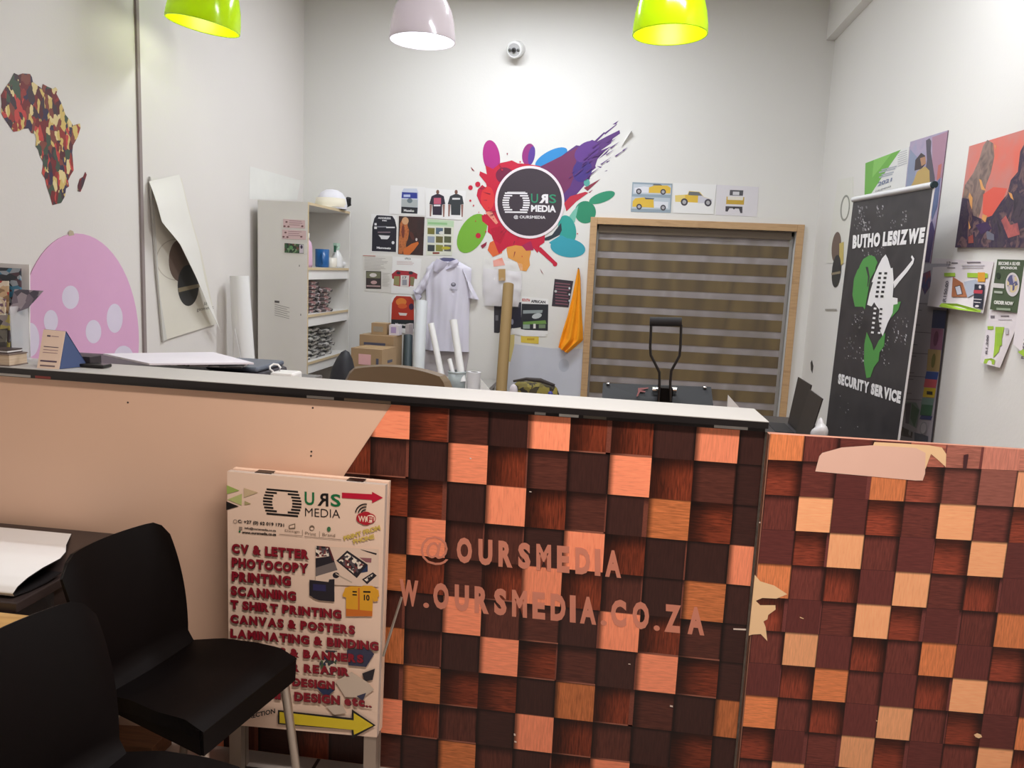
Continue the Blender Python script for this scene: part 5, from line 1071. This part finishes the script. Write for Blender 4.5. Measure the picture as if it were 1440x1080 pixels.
# work desk on the right with heat press, laptops
work_table('work_desk', 'dark work desk behind the counter under the heat press and laptops', -.15, 1.1, 2.95, 4.45, .75, mat('desk_dark', (70, 64, 62), .5), 'desk')
hp = thing('heat_press', (.2, 3.2, .752), 'black heat press with a tall looped lever in front of the blind', 'heat press')
MH = mat('press_dark', (30, 31, 34), .6, spec=.3)
b = MB(); b.box(-.02, .42, 3.0, 3.4, .752, .80, MH); b.build('base', hp, bevel=.006)
q = [onY(848, 538.5, 3.25), onY(1000, 544, 3.25), onY(1004, 578, 3.13), onY(846, 566, 3.13)]; q = [Vector(p) for p in q]
q[2] += (q[2]-q[1])*.5; q[3] += (q[3]-q[0])*.5
b = MB(); n_ = (q[1]-q[0]).cross(q[3]-q[0]).normalized(); n_ = n_ if n_.y < 0 else -n_
b.prism(q[::-1] if (q[1]-q[0]).cross(q[3]-q[0]).dot(n_) < 0 else q, n_*-.03, MH); b.build('upper_plate', hp)
HPL = Plane(q[0], n_); ch_ = crop(800, 440, 5.143)
s_ = Sheet(HPL, ch_); s_.h = .001
s_.poly([(500, 545), (575, 540), (575, 548), (520, 560), (555, 566), (550, 576), (515, 572), (498, 605), (488, 606), (500, 570)], mat('script_red', (104, 34, 30), .6)); s_.build('red_script', hp)
bo = MB()
for x, y in ((283, 518), (983, 545)): bo.blob(tuple(HPL.p(*ch_(x, y), .004)), .008, .008, .005, M_CHROME, 12, 8)
bo.build('corner_bolts', hp)
b = MB(); c_ = HPL.p(*ch_(695, 590)); b.box(c_.x-.028, c_.x+.028, c_.y-.03, c_.y+.03, .8, c_.z+.03, M_BLACKP); b.build('column', hp)
for x in (625, 755): b = MB(); pp_ = HPL.p(*ch_(x, 572), .012); b.tube([pp_+Vector((-.012, 0, 0)), pp_+Vector((.012, 0, 0))], .011, M_CHROME, 12); b.build('pivot_bolt', hp)
for pts in ([(648, 640), (655, 500), (655, 430), (592, 305), (588, 250), (595, 85)], [(735, 640), (733, 500), (740, 420), (800, 310), (806, 250), (812, 85)]):
    b = MB(); b.tube([onY(*ch_(*t_), 3.14) for t_ in pts], .0055, M_BLACK, 10); b.build('lever_arm', hp)
b = MB(); b.tube([onY(*ch_(585, 62), 3.14), onY(*ch_(815, 66), 3.14)], .018, mat('grip_foam', (26, 24, 26), .8), 16); b.build('grip', hp)
b = MB(); q = [onY(1024.5, 556, 3.35), onY(1045, 579, 3.35), onY(1060, 640, 3.35), onY(1018, 640, 3.35)]
zmin = .752; q[2].z = zmin; q[3].z = zmin
b.prism(q, (0, .02, 0), M_WHITE); tag(b.build('foam_card'), 'white foam card with a slanted edge upright on the work desk', 'card')
def laptop(label, hinge0, hinge1, up, depth_dir, m):
    """hinge0-hinge1: the hinge line on the desk; up: screen vector; depth_dir: base vector"""
    h0, h1, up, dd = Vector(hinge0), Vector(hinge1), Vector(up), Vector(depth_dir)
    t = thing('laptop', (h0+h1)/2, label, 'laptop')
    b = MB(); b.prism([h0, h1, h1+dd, h0+dd], (0, 0, .018), mat('laptop_base', (58, 56, 58), .4)); b.build('base', t)
    b = MB(); o = Vector((0, 0, .0185)); b.prism([h0+dd*.12+(h1-h0)*.08+o, h0*.08+h1*.92-h0*0+dd*.12+o-(h0*0), h0*.08+h1*.92+dd*.55+o, h0+dd*.55+(h1-h0)*.08+o], (0, 0, .002), mat('keys', (36, 34, 36), .6)); b.build('keyboard', t)
    b = MB(); o = Vector((0, 0, .019)); nn = (h1-h0).cross(up).normalized()*.006
    b.prism([h0+o, h1+o, h1+o+up, h0+o+up], nn, mat('laptop_lid', (40, 37, 36), .35)); b.build('screen', t)
    b = MB(); b.prism([h0+(h1-h0)*.04+up*.06+o-nn*.02, h1-(h1-h0)*.04+up*.06+o-nn*.02, h1-(h1-h0)*.04+up*.95+o-nn*.02, h0+(h1-h0)*.04+up*.95+o-nn*.02], -nn*.1, mat('display_off', (34, 31, 29), .2)); b.build('display', t)
def laptop_at(label, TLp, TRp, BRp, BLp, Yl, Yr):
    TLw, TRw, BRw, BLw = onY(*TLp, Yl), onY(*TRp, Yr), onY(*BRp, Yr), onY(*BLp, Yl)
    k = lambda b_, t_: b_+(t_-b_)*((.772-b_.z)/(t_.z-b_.z))
    h0, h1 = k(BLw, TLw), k(BRw, TRw)
    h0.z = h1.z = .752
    laptop(label, h0, h1, (TLw-h0+TRw-h1)*.5-Vector((0, 0, .019)), (-.21, 0, 0), None)
laptop_at('open laptop farther from the banner on the work desk', (1124, 531), (1142, 541), (1128, 604), (1110, 592), 4.15, 3.85)
laptop_at('open laptop nearer to the black banner on the work desk', (1140, 547), (1158, 562), (1144, 605), (1124, 598), 3.78, 3.50)
b = MB(); q = onZ(1108, 603, .79); b.blob((.93, 3.3, .774), .025, .018, .022, mat('red_mouse', (150, 40, 36), .4)); tag(b.build('red_object'), 'small red object beside the nearer laptop', 'object')
p = onY(1153, 594, 3.40); b = MB(); b.blob((p.x, 3.40, .845), .03, .05, .088, mat('bag_shiny', (206, 204, 204), .25), 24, 16, fn=lambda d_: d_*(1+.16*math.sin(70*d_.z+30*d_.y)+.1*math.sin(90*d_.x)))
tag(b.build('plastic_bag'), 'shiny white plastic bag on the work desk between the laptops and the black banner', 'bag')

# ================================================================== RIGHT WALL
cW = crop(1080, 150, 4); cW2 = crop(1140, 380, 4.32); cW1 = crop(1140, 240, 7.2)
s_ = Sheet(RIGHT, cW); s_.base([(545, 515), (775, 470), (797, 225), (552, 315)], mat('calendar_white', (226, 226, 224), .5), .003, .001)
s_.poly([(552, 318), (752, 242), (690, 330), (630, 420), (570, 512), (546, 516)], K(112, 180, 72)); s_.poly([(600, 300), (700, 262), (640, 340), (590, 400)], K(136, 200, 96))
s_.line_text(735, 262, 788, 3, 7, 12, K(170, 170, 176), -.35, False)
for k in range(4): s_.rect(630+14*(k % 2), 395-k*14, 705+8*k, 402-k*14, K(176, 180, 190), -.25)
s_.text('2021', [(625, 425), (705, 398), (700, 420), (622, 450)], K(120, 130, 160), .03); s_.text('CALENDAR', [(610, 472), (700, 442), (698, 452), (610, 482)], K(120, 120, 126), .0)
for x in (660, 715): s_.arc(x, 492-(x-660)*.25, 12, 4, 180, 360, K(130, 150, 140))
tag(s_.build('wall_calendar'), 'green and white calendar sheet above the black banner', 'calendar')
s_ = Sheet(RIGHT, cW); VI = ramp_mat('couple_bg', [(150, 160, 190), (176, 160, 186), (130, 140, 176)], 'noise', 5)
s_.base([(776, 470), (760, 640), (740, 860), (918, 882), (965, 560), (1018, 133), (806, 198)], VI, .004, .001, K(120, 96, 110))
s_.poly([(806, 240), (850, 290), (820, 460), (780, 466)], K(140, 150, 176)); s_.poly([(930, 172), (1016, 140), (985, 400), (930, 420)], K(170, 130, 150)); s_.poly([(895, 190), (915, 178), (925, 195), (922, 250), (945, 400), (945, 452), (880, 460), (900, 300)], K(84, 78, 92)); s_.poly([(835, 300), (868, 260), (890, 275), (895, 320), (870, 350), (830, 360)], K(66, 54, 60)); s_.poly([(862, 290), (892, 280), (895, 320), (870, 335)], K(176, 130, 100))
s_.poly([(845, 365), (890, 335), (915, 360), (918, 452), (800, 466), (825, 420)], K(190, 160, 96)); s_.poly([(965, 330), (985, 320), (975, 400), (955, 420)], K(190, 110, 100)); s_.poly([(880, 700), (905, 590), (920, 560), (925, 620), (890, 720)], K(190, 110, 96)); s_.poly([(880, 720), (930, 640), (945, 700), (915, 875), (870, 870)], K(74, 60, 110)); s_.rect(915, 550, 955, 580, K(70, 140, 180)); s_.poly([(960, 420), (978, 400), (960, 560), (930, 640), (925, 560)], K(96, 110, 150))
tag(s_.build('art_print'), 'art print of a couple behind the top of the black banner', 'print')
s_ = Sheet(RIGHT, cW2); s_.base([(530, 1300), (560, 800), (600, 500), (655, -40), (850, -40), (835, 240), (740, 1050), (712, 1300)], mat('collage_grey', (176, 170, 178), .5), .004, .001, K(70, 66, 72))
s_.poly([(655, -40), (850, -40), (838, 190), (640, 200)], K(186, 182, 192)); s_.poly([(690, 20), (735, 0), (740, 90), (700, 150), (680, 100)], ramp_mat('figure_mix', [(170, 60, 50), (50, 70, 130), (150, 80, 110)], 'noise', 14))
LN = K(110, 104, 112)
for y in (198, 372, 500, 640, 780): s_.poly([(640-(y-198)*.13, y), (760-(y-198)*.1, y+8), (760-(y-198)*.1, y+12), (640-(y-198)*.13, y+4)], LN)
for (x0, x1, y0, y1, c_) in ((752, 835, 240, 350, (50, 60, 100)), (742, 815, 352, 480, (150, 100, 130)), (722, 800, 480, 610, (176, 150, 100)), (712, 786, 615, 660, (50, 80, 150)), (704, 778, 660, 710, (206, 90, 100)), (698, 770, 712, 770, (214, 186, 50)), (688, 760, 775, 815, (120, 150, 140)), (682, 752, 815, 880, (60, 110, 80)), (680, 750, 882, 905, (60, 70, 120))):
    s_.poly([(x0, y0), (x1, y0+6), (x1-10, y1+6), (x0-10, y1)], K(*c_)); 
s_.poly([(835, 240), (845, 240), (748, 1050), (738, 1050)], K(64, 60, 68)); s_.ell(770, 415, 14, 46, K(110, 60, 90), 8); s_.ell(755, 550, 12, 44, K(120, 116, 60), 8); s_.rect(715, 735, 750, 755, K(50, 46, 40), .08)
s_.poly([(590, 800), (650, 805), (672, 850), (650, 960), (600, 930)], K(120, 140, 130)); s_.poly([(585, 810), (620, 808), (605, 935), (585, 930)], K(96, 86, 100)); s_.poly([(625, 810), (670, 850), (640, 955), (615, 900)], K(74, 110, 84)); s_.poly([(555, 945), (630, 985), (625, 1020), (560, 1005)], ramp_mat('shoe_mix', [(66, 58, 60), (150, 146, 150), (90, 80, 80)], 'voronoi', 40)); s_.ell(695, 960, 22, 40, K(150, 150, 156), 8); s_.ell(695, 960, 16, 32, K(186, 182, 188), 8); s_.poly([(640, 985), (725, 1010), (720, 1050), (640, 1040)], K(84, 90, 104))
for y in (240, 330, 450, 520, 620, 660, 745): s_.rect(660-(y-200)*.12, y, 690-(y-200)*.12, y+4, LN, .06)
tag(s_.build('collage_board'), 'tall grey collage board with a strip of coloured photos behind the banner', 'board')
s_ = Sheet(RIGHT, cW); s_.base([(330, 880), (480, 880), (480, 395), (395, 412)], mat('guitar_paper', (226, 225, 216), .6, var=.02), .002, .001)
s_.arc(437, 570, 26, 7, 0, 360, mat('ring_olive', (150, 150, 140), .6), 30)
tag(s_.build('oval_poster'), 'pale poster with ring and brown ovals beside the window, behind the banner', 'poster')
o_last = bpy.data.objects[-1] if False else None
s_ = Sheet(RIGHT, cW); s_.h = .004; s_.ell(437, 570, 26, 74, mat('ring_olive'), 6, 32); s_.ell(438, 570, 19, 62, mat('guitar_paper'), 6, 32); s_.ell(388, 790, 26, 86, mat('oval_brown'), 5); s_.poly([(405, 770), (430, 760), (428, 880), (405, 900)], mat('ochre', (206, 186, 110))); s_.ell(388, 925, 25, 92, mat('oval_black'), 5); s_.poly([(360, 935), (412, 925), (412, 938), (360, 948)], mat('oval_bar')); s_.rect(325, 1138, 390, 1148, mat('oval_bar2', (160, 156, 146)))
ob_ = s_.build('printed_ovals'); par = [o for o in bpy.data.objects if o.name == 'oval_poster'][0]; ob_.parent = par; ob_.location = Vector(ob_.location)-Vector(par.location)
# landscape art
cM = crop(1330, 180, 6)
s_ = Sheet(RIGHT, cM); far = [(225, 155), (105, 1008), (900, 1012), (1010, -80)]
s_.base(far, ramp_mat('sunset', [(226, 110, 92), (206, 130, 120), (190, 136, 130)], 'noise', 4, detail=5), .012, .001, K(90, 60, 64))
RK = ramp_mat('rock_dark', [(34, 28, 44), (74, 62, 74), (50, 38, 66), (120, 92, 92), (60, 46, 60)], 'noise', 16, detail=8, distort=.8); RG = ramp_mat('rock_grey', [(104, 88, 84), (150, 126, 116), (112, 94, 90), (168, 134, 110)], 'noise', 12, detail=8, distort=.6); GO = K(222, 160, 96)
s_.poly([(190, 480), (260, 380), (310, 270), (345, 150), (380, 100), (430, 130), (440, 240), (410, 380), (370, 480), (345, 600), (320, 720), (300, 780), (170, 760), (150, 700)], RG)
s_.poly([(430, 500), (550, 510), (500, 640), (460, 720), (400, 760), (340, 720), (345, 560)], K(226, 96, 80))
s_.poly([(165, 590), (230, 600), (260, 740), (340, 770), (420, 740), (500, 620), (550, 560), (580, 440), (640, 370), (660, 200), (720, 90), (800, 200), (905, 240), (900, 1012), (105, 1008)], RK)
for pts in ([(310, 430), (330, 440), (345, 490), (370, 530), (330, 520)], [(230, 545), (255, 590), (250, 690), (235, 650), (220, 580)], [(560, 540), (590, 555), (605, 610), (580, 590)], [(340, 730), (380, 740), (365, 800), (335, 770)], [(440, 140), (455, 150), (452, 185)], [(220, 780), (240, 840), (225, 860)]): s_.poly(pts, GO)
s_.poly([(500, 780), (540, 740), (580, 820), (640, 800), (660, 900), (560, 930)], ramp_mat('rock_rose', [(150, 80, 84), (190, 100, 96), (96, 64, 84)], 'noise', 14)); s_.poly([(220, 920), (260, 900), (265, 970), (220, 975)], K(150, 76, 70)); s_.poly([(370, 860), (440, 900), (440, 950), (380, 940)], K(110, 110, 124)); s_.poly([(280, 820), (380, 790), (420, 850), (330, 900)], K(66, 44, 84))
tag(s_.build('canvas_print'), 'canvas print of dark cliffs under a coral sky on the right wall', 'picture')
# flyers
cF = crop(1290, 340, 5.687); LI = K(160, 196, 60); FP = mat('flyer_white', (226, 218, 220), .6, var=.02)
def curled(plane, T, Q, m, amp, name='flyer', side=0, par=None):
    b = MB()
    def fn(u, v):
        x = (Q[0][0]*(1-v)+Q[1][0]*v)*(1-u)+(Q[3][0]*(1-v)+Q[2][0]*v)*u; y = (Q[0][1]*(1-v)+Q[1][1]*v)*(1-u)+(Q[3][1]*(1-v)+Q[2][1]*v)*u
        hh = .003+amp*u**1.6*(.4+.6*math.sin(math.pi*(v*.8+.1)))*(1-v*.5)
        return onp(*T(x, y), plane.o+plane.n*hh, plane.n)
    b.grid(fn, 16, 12, m, .0006); return b, fn
def flyer(label, Q, amp, prints, m=FP):
    b, fn = curled(RIGHT, cF, Q, m, amp); t = thing('flyer', RIGHT.p(*cF(Q[3][0], Q[3][1])), label, 'flyer', 'flyers on the right wall'); b.build('paper', t)
    def inv(x, y):                                # photo place -> (u,v) on the sheet
        u = v = .5
        for _ in range(25):
            fx = lambda u, v: ((Q[0][0]*(1-v)+Q[1][0]*v)*(1-u)+(Q[3][0]*(1-v)+Q[2][0]*v)*u, (Q[0][1]*(1-v)+Q[1][1]*v)*(1-u)+(Q[3][1]*(1-v)+Q[2][1]*v)*u)
            p = fx(u, v); e = 1e-4; a = fx(u+e, v); c = fx(u, v+e); J = ((a[0]-p[0])/e, (c[0]-p[0])/e, (a[1]-p[1])/e, (c[1]-p[1])/e); dt_ = J[0]*J[3]-J[1]*J[2]
            dx, dy = x-p[0], y-p[1]; u += (J[3]*dx-J[1]*dy)/dt_; v += (-J[2]*dx+J[0]*dy)/dt_
        return u, v
    pr = MB(); k = 0
    for it in prints:
        k += 1
        h = RIGHT.n*(.0006+.0003*k)
        if it[0] == 'poly':
            pts = it[1]; 
            if len(pts) == 4:
                n = 6; uv = [inv(*p) for p in pts]
                def f2(a, c_): 
                    u = (uv[0][0]*(1-c_)+uv[1][0]*c_)*(1-a)+(uv[3][0]*(1-c_)+uv[2][0]*c_)*a; v = (uv[0][1]*(1-c_)+uv[1][1]*c_)*(1-a)+(uv[3][1]*(1-c_)+uv[2][1]*c_)*a
                    return Vector(fn(u, v))+h
                pr.grid(f2, n, n, it[2])
            else: pr.face([Vector(fn(*inv(*p)))+h for p in pts], it[2])
        elif it[0] == 'text':
            V, F = text_geo(it[1], it[4] if len(it) > 4 else .02); q = it[2]
            P_ = []
            for x, y in V:
                X = (q[3][0]*(1-x)+q[2][0]*x)*(1-y)+(q[0][0]*(1-x)+q[1][0]*x)*y; Y = (q[3][1]*(1-x)+q[2][1]*x)*(1-y)+(q[0][1]*(1-x)+q[1][1]*x)*y
                P_.append(Vector(fn(*inv(X, Y)))+h)
            pr.add(P_, F, it[3])
        elif it[0] == 'ell':
            cx, cy, rx, ry = it[1]; pr.face([Vector(fn(*inv(cx+rx*math.cos(2*math.pi*j/24), cy+ry*math.sin(2*math.pi*j/24))))+h for j in range(24)], it[2])
    pr.build('print', t); return t
def R4(x0, y0, x1, y1, sl=0): return [(x0, y0), (x1, y0+sl*(x1-x0)), (x1, y1+sl*(x1-x0)), (x0, y1)]
IK2 = K(120, 112, 118); DKB = K(40, 42, 58)
flyer('white flyer priced R150.00 with tablet photos, left of the green flyer', [(135, 130), (612, 160), (525, 572), (80, 512)], .05,
      [('text', '12', [(238, 158), (270, 158), (268, 188), (236, 188)], IK2), ('poly', R4(275, 165, 325, 175), IK2), ('poly', R4(240, 205, 305, 211), IK2), ('poly', R4(400, 160, 510, 170), IK2), ('poly', R4(360, 185, 540, 194), K(190, 184, 190)), ('poly', R4(365, 203, 530, 211), K(190, 184, 190)),
       ('poly', R4(220, 248, 308, 277), LI), ('poly', R4(405, 248, 568, 284, .03), LI), ('poly', R4(490, 245, 548, 320), K(226, 160, 50)), ('poly', [(290, 280), (370, 330), (405, 442), (280, 440)], K(170, 106, 72)), ('poly', [(305, 358), (352, 345), (372, 420), (325, 430)], K(70, 56, 56)), ('poly', [(311, 362), (348, 352), (364, 416), (328, 424)], K(206, 206, 216)), ('poly', [(380, 320), (480, 300), (500, 400), (410, 446)], K(176, 182, 196)), ('poly', [(468, 338), (548, 342), (530, 540), (455, 520)], DKB), ('poly', [(462, 385), (534, 388), (530, 416), (460, 412)], K(190, 60, 76)), ('ell', (513, 362, 10, 14), FP), ('poly', [(460, 455), (528, 460), (526, 466), (460, 461)], FP), ('poly', [(464, 480), (520, 485), (518, 490), (464, 486)], FP), ('ell', (490, 515, 16, 9), FP),
       ('text', 'R150.00', [(213, 478), (240, 312), (264, 315), (240, 480)], K(84, 76, 86), .03), ('poly', [(185, 518), (205, 492), (330, 495), (450, 528), (525, 548), (520, 565), (350, 545)], LI)])
flyer('green flyer reading ORDER NOW on the right wall', [(640, 140), (858, 146), (800, 570), (580, 540)], .012,
      [('text', 'BECOME A SILVER', [(652, 158), (828, 162), (824, 190), (650, 186)], K(222, 222, 214), .05), ('text', 'SPONSOR', [(668, 196), (806, 200), (802, 222), (666, 218)], K(222, 222, 214), .05), ('ell', (650, 272, 17, 26), K(40, 52, 38)), ('ell', (765, 342, 56, 96), K(214, 206, 206)), ('ell', (765, 335, 44, 72), ramp_mat('globe_mix', [(90, 90, 130), (190, 180, 190), (214, 196, 150)], 'voronoi', 60)), ('poly', R4(612, 330, 700, 366, .08), K(214, 210, 206)), ('poly', R4(620, 392, 688, 410, .08), K(176, 184, 170)), ('text', 'ORDER NOW', [(620, 468), (776, 480), (772, 510), (618, 498)], K(226, 226, 218), .06), ('poly', R4(640, 528, 752, 546, .05), K(150, 164, 140))], K(72, 88, 62))
flyer('white and lime flyer hanging curled below the green flyer', [(580, 545), (838, 572), (660, 1008), (500, 965)], .035,
      [('poly', R4(588, 590, 620, 612), IK2), ('poly', R4(670, 590, 735, 600), IK2), ('poly', R4(650, 620, 760, 626), K(190, 184, 190)), ('poly', R4(565, 675, 612, 702), LI), ('poly', [(628, 680), (700, 682), (655, 880), (610, 930)], LI), ('poly', R4(640, 730, 680, 830), K(150, 190, 60)), ('text', 'R1,200', [(548, 895), (560, 745), (580, 747), (568, 897)], K(84, 76, 86), .03), ('poly', [(535, 972), (545, 938), (600, 932), (628, 945), (620, 982)], LI), ('poly', R4(710, 690, 735, 740), K(190, 186, 190))])
flyer('part of a white and lime flyer cut off by the right edge of the photo', [(852, 200), (1060, 215), (1010, 1060), (765, 815)], .03,
      [('text', 'R1,050.0', [(830, 935), (855, 770), (880, 772), (858, 938)], K(84, 76, 86), .03), ('poly', [(805, 880), (850, 860), (900, 900), (880, 940)], LI), ('poly', R4(900, 400, 1000, 600, .05), LI)])
tag_m = Sheet(RIGHT, crop(1080, 380, 4)); tag_m.base([(240, 520), (248, 505), (256, 540), (250, 580), (242, 560)], mat('hole_dark', (60, 56, 52), .8), .0005, .0006); tag(tag_m.build('wall_chip'), 'small dark hole in the right wall beside the window frame', 'hole')

# ---- roll-up banner
TA, TB = Vector((1.198, 4.346, 1.92)), Vector((1.316, 3.621, 1.92)); BA = onY(1160, 612, 4.346); BB = onY(1262, 620, 3.621)
ban = thing('rollup_banner', ((TA.x+TB.x)/2, (TA.y+TB.y)/2, 0), 'black roll-up security-service banner on the right wall side', 'banner')
nB = (TB-TA).cross(TA-BA).normalized(); nB = nB if nB.x < 0 else -nB
PB = Plane(TA, nB); BB = PB.p(1262, 620)
def ext(a, b_, z): return a+(b_-a)*((a.z-z)/(a.z-b_.z))
A0, B0_ = ext(TA, BA, .1), ext(TB, BB, .1)
b = MB(); MBK = ramp_mat('banner_black', [(40, 38, 40), (58, 55, 57), (44, 42, 44)], 'noise', 4, .45)
b.prism([A0, B0_, TB, TA], nB*-.001, MBK); b.build('banner_cloth', ban)
b = MB(); b.tube([TA+Vector((0, 0, .012)), TB+Vector((0, 0, .012))], .014, mat('rail_silver', (222, 222, 224), .35, metal=.3), 12); b.build('top_rail', ban)
b = MB(); dB = (TB-TA).normalized(); b.tube([TB+Vector((0, 0, .012)), TB+Vector((0, 0, .012))+dB*.012], .015, mat('rail_cap', (30, 60, 66), .5), 12); b.build('rail_cap', ban)
b = MB(); b.box(-.06, .06, -.39, .39, 0, .1, mat('rail_silver')); cas = b.build('base_cassette', ban, local=True); cas.rotation_euler.z = math.atan2(dB.x, -dB.y)
b = MB(); b.tube([(TA+TB)/2-nB*.02+Vector((0, 0, -.0)), Vector(((TA.x+TB.x)/2, (TA.y+TB.y)/2, .1))-nB*.02], .008, M_ALU, 8); b.build('support_pole', ban)
s_ = Sheet(PB, cW1); s_.h = .001; BW = mat('banner_white', (232, 230, 230), .45); BG = mat('banner_green', (78, 146, 70), .45)
rs = random.Random(4); SKS = Sheet(PB, cW1); SPK = mat('banner_speck', (120, 117, 120), .5); SPK2 = mat('banner_speck_light', (176, 173, 176), .5)
def specks(x0, y0, x1, y1, n, k=1.0, lean=0):
    for i in range(n):
        x, y = rs.uniform(x0, x1), rs.uniform(y0, y1); a_, b_ = rs.uniform(2, 7)*k, rs.uniform(3, 12)*k; x += lean*(y1-y)
        SKS.T = s_.T; SKS.h = .0004+.000005*i; SKS.poly([(x-a_, y-b_), (x+a_*.8, y-b_*.7), (x+a_, y+b_), (x-a_*.6, y+b_*.8)], SPK if rs.random() < .7 else SPK2)
specks(530, 350, 620, 620, 34, 1.2, -.2); specks(670, 345, 740, 480, 16, 1.1); specks(920, 380, 970, 560, 14, 1.1); specks(810, 500, 860, 580, 8); specks(440, 470, 540, 600, 12); specks(520, 770, 740, 860, 20)
s_.h = .0026
s_.text('BUTHO LESIZWE', [(432, 655), (1172, 572), (1150, 733), (425, 790)], BW, .07, .93)
s_.build('title_lettering', ban); s_ = Sheet(PB, cW1); s_.h = .001
s_.poly([(465, 1080), (500, 960), (535, 895), (600, 855), (650, 870), (680, 930), (650, 1000), (610, 1080)], BG)
s_.T = cW2
s_.poly([(265, 50), (285, 0), (320, -45), (395, -70), (395, 0), (360, 60), (350, 130), (330, 240), (320, 222), (270, 222), (255, 150)], BG)
s_.poly([(350, -20), (360, 40), (350, 100), (345, 100), (350, 40), (335, -20)], MBK)
s_.poly([(342, 375), (375, 450), (385, 490), (415, 430), (440, 395), (455, 380), (448, 460), (420, 500), (415, 550), (385, 590), (365, 650), (340, 655), (325, 560), (328, 450)], BG); s_.poly([(500, 200), (550, 190), (535, 240), (490, 290)], BG)
s_.T = cW1
s_.poly([(762, 848), (785, 890), (815, 990), (830, 1050), (830, 1100), (620, 1130), (650, 1050), (690, 960), (725, 890)], BW)
s_.T = cW2
s_.poly([(385, 60), (402, 20), (500, -15), (506, 60), (505, 100), (500, 165), (530, 170), (530, 205), (505, 210), (500, 260), (470, 320), (440, 400), (425, 370), (415, 300), (420, 240), (400, 215), (388, 195), (372, 220), (345, 210), (360, 140)], BW)
s_.poly([(505, 70), (570, 0), (620, -62), (612, -80), (618, -92), (632, -70), (625, -40), (590, 10), (540, 70), (510, 110)], BW)
DKs = mat('banner_hole', (44, 42, 44))
for r_ in range(6):
    for c_ in range(2):
        x, y = 416-4*r_+34*c_-2*c_*r_*.2, 18+28*r_
        s_.poly([(x, y-6), (x+18, y-6), (x+17, y+8), (x-1, y+8)], DKs)
for r_ in range(6):
    y = 226+29*r_; s_.poly([(388-3*r_, y), (404-3*r_, y+2), (403-3*r_, y+14), (386-3*r_, y+12)], BW); s_.poly([(424-2*r_, y+4), (440-2*r_, y+5), (439-2*r_, y+16), (423-2*r_, y+15)], DKs if r_ < 5 else BW)
specks(250, 235, 320, 350, 24, .6); specks(205, 400, 285, 540, 22, .6); specks(298, 470, 322, 560, 10, .6); specks(500, 280, 595, 460, 34, .65); specks(430, 400, 480, 580, 18, .6); specks(130, 740, 320, 980, 8, .6)
s_.build('emblem', ban); tag(SKS.build('paint_specks', ban), kind='stuff'); s_ = Sheet(PB, cW2); s_.h = .0026
s_.text('SECURITY SERVICE', [(172, 626), (556, 738), (548, 812), (168, 690)], BW, .07, .93)
s_.build('service_lettering', ban)
b = MB(); e1, e2 = BB+(TB-BB)*0, None
q = [ext(TB, BB, .1), TB, TB+dB*.014, ext(TB, BB, .1)+dB*.02]; b.prism(q, nB*-.001, mat('banner_margin', (214, 208, 206), .5)); b.build('white_margin', ban)

# ================================================================== PENDANT LAMPS
def pendant(label, px, Y, m, mi, tilt, R=.178, power=3, col=(1, 1, 1)):
    c = onY(*px, Y); t = thing('pendant_lamp', c, label, 'lamp', 'pendant lamps over the counter')
    ax = Vector((math.sin(tilt), 0, math.cos(tilt)))
    k = R/.18
    pr = [(.18, 0), (.178, .04), (.170, .1), (.155, .16), (.135, .2), (.108, .24), (.075, .272), (.045, .292), (.03, .305)]
    b = MB(); b.lathe([(r_*k, z_*k) for r_, z_ in pr], c, m, 48, ax); b.lathe([(.18*k, 0), (.176*k, -.002), (.174*k, .002)], c, m, 48, ax); sh = b.build('shade', t)
    b = MB(); b.lathe([((r_-.004)*k, z_*k-.001) for r_, z_ in pr][::-1], c, mi, 48, ax); b.build('shade_lining', t)
    b = MB(); b.lathe([(.032, .29*k), (.032, .35*k), (.012, .375*k)], c, M_ALU, 20, ax); b.build('lamp_cap', t)
    b = MB(); p = c+ax*.37*k; b.tube([p, Vector((p.x, p.y, CEIL))], .004, mat('cord_white', (210, 210, 208), .5), 8); b.build('cord', t)
    b = MB(); q = c+ax*.14*k; b.blob(q, .03, .03, .045, mat('bulb_glow', (255, 252, 245), .4, emit=3, var=0), 16, 12); b.build('bulb', t)
    l = bpy.data.lights.new('bulb_light', 'POINT'); l.energy = power; l.color = col; l.shadow_soft_size = .05; lo = bpy.data.objects.new('bulb_light', l); COL.objects.link(lo); lo.parent = t; lo.location = ax*.05*k
    return t
def translucent(m, rgb, f):
    nt = m.node_tree; b = nt.nodes['Principled BSDF']; o = [n for n in nt.nodes if n.type == 'OUTPUT_MATERIAL'][0]
    t = nt.nodes.new('ShaderNodeBsdfTranslucent'); t.inputs[0].default_value = lin(rgb); mx = nt.nodes.new('ShaderNodeMixShader'); mx.inputs[0].default_value = f
    nt.links.new(b.outputs[0], mx.inputs[1]); nt.links.new(t.outputs[0], mx.inputs[2]); nt.links.new(mx.outputs[0], o.inputs[0]); return m
GRO = translucent(mat('green_gloss', (196, 214, 8), .15, var=.02, coat=.4), (214, 232, 10), .4); GRI = translucent(mat('green_lining', (212, 236, 8), .35, var=.01), (220, 246, 20), .4)
WHO = translucent(mat('white_gloss', (216, 206, 208), .15, var=.02, coat=.4), (230, 220, 222), .25); WHI = translucent(mat('white_lining', (240, 242, 248), .35, var=.01), (240, 235, 235), .25)
pendant('lime green pendant lamp hung tilted, leftmost of three', (285, 36.5), 4.0, GRO, GRI, .15, .184, 2.2, (1, 1, .9))
pendant('white pendant lamp hung between the two lime green ones', (594, 58), 4.3, WHO, WHI, 0, .176, 3.0, (.92, .95, 1))
pendant('lime green pendant lamp over the window side, rightmost of three', (942, 49), 4.0, GRO, GRI, -.02, .178, 2.6, (1, 1, .9))
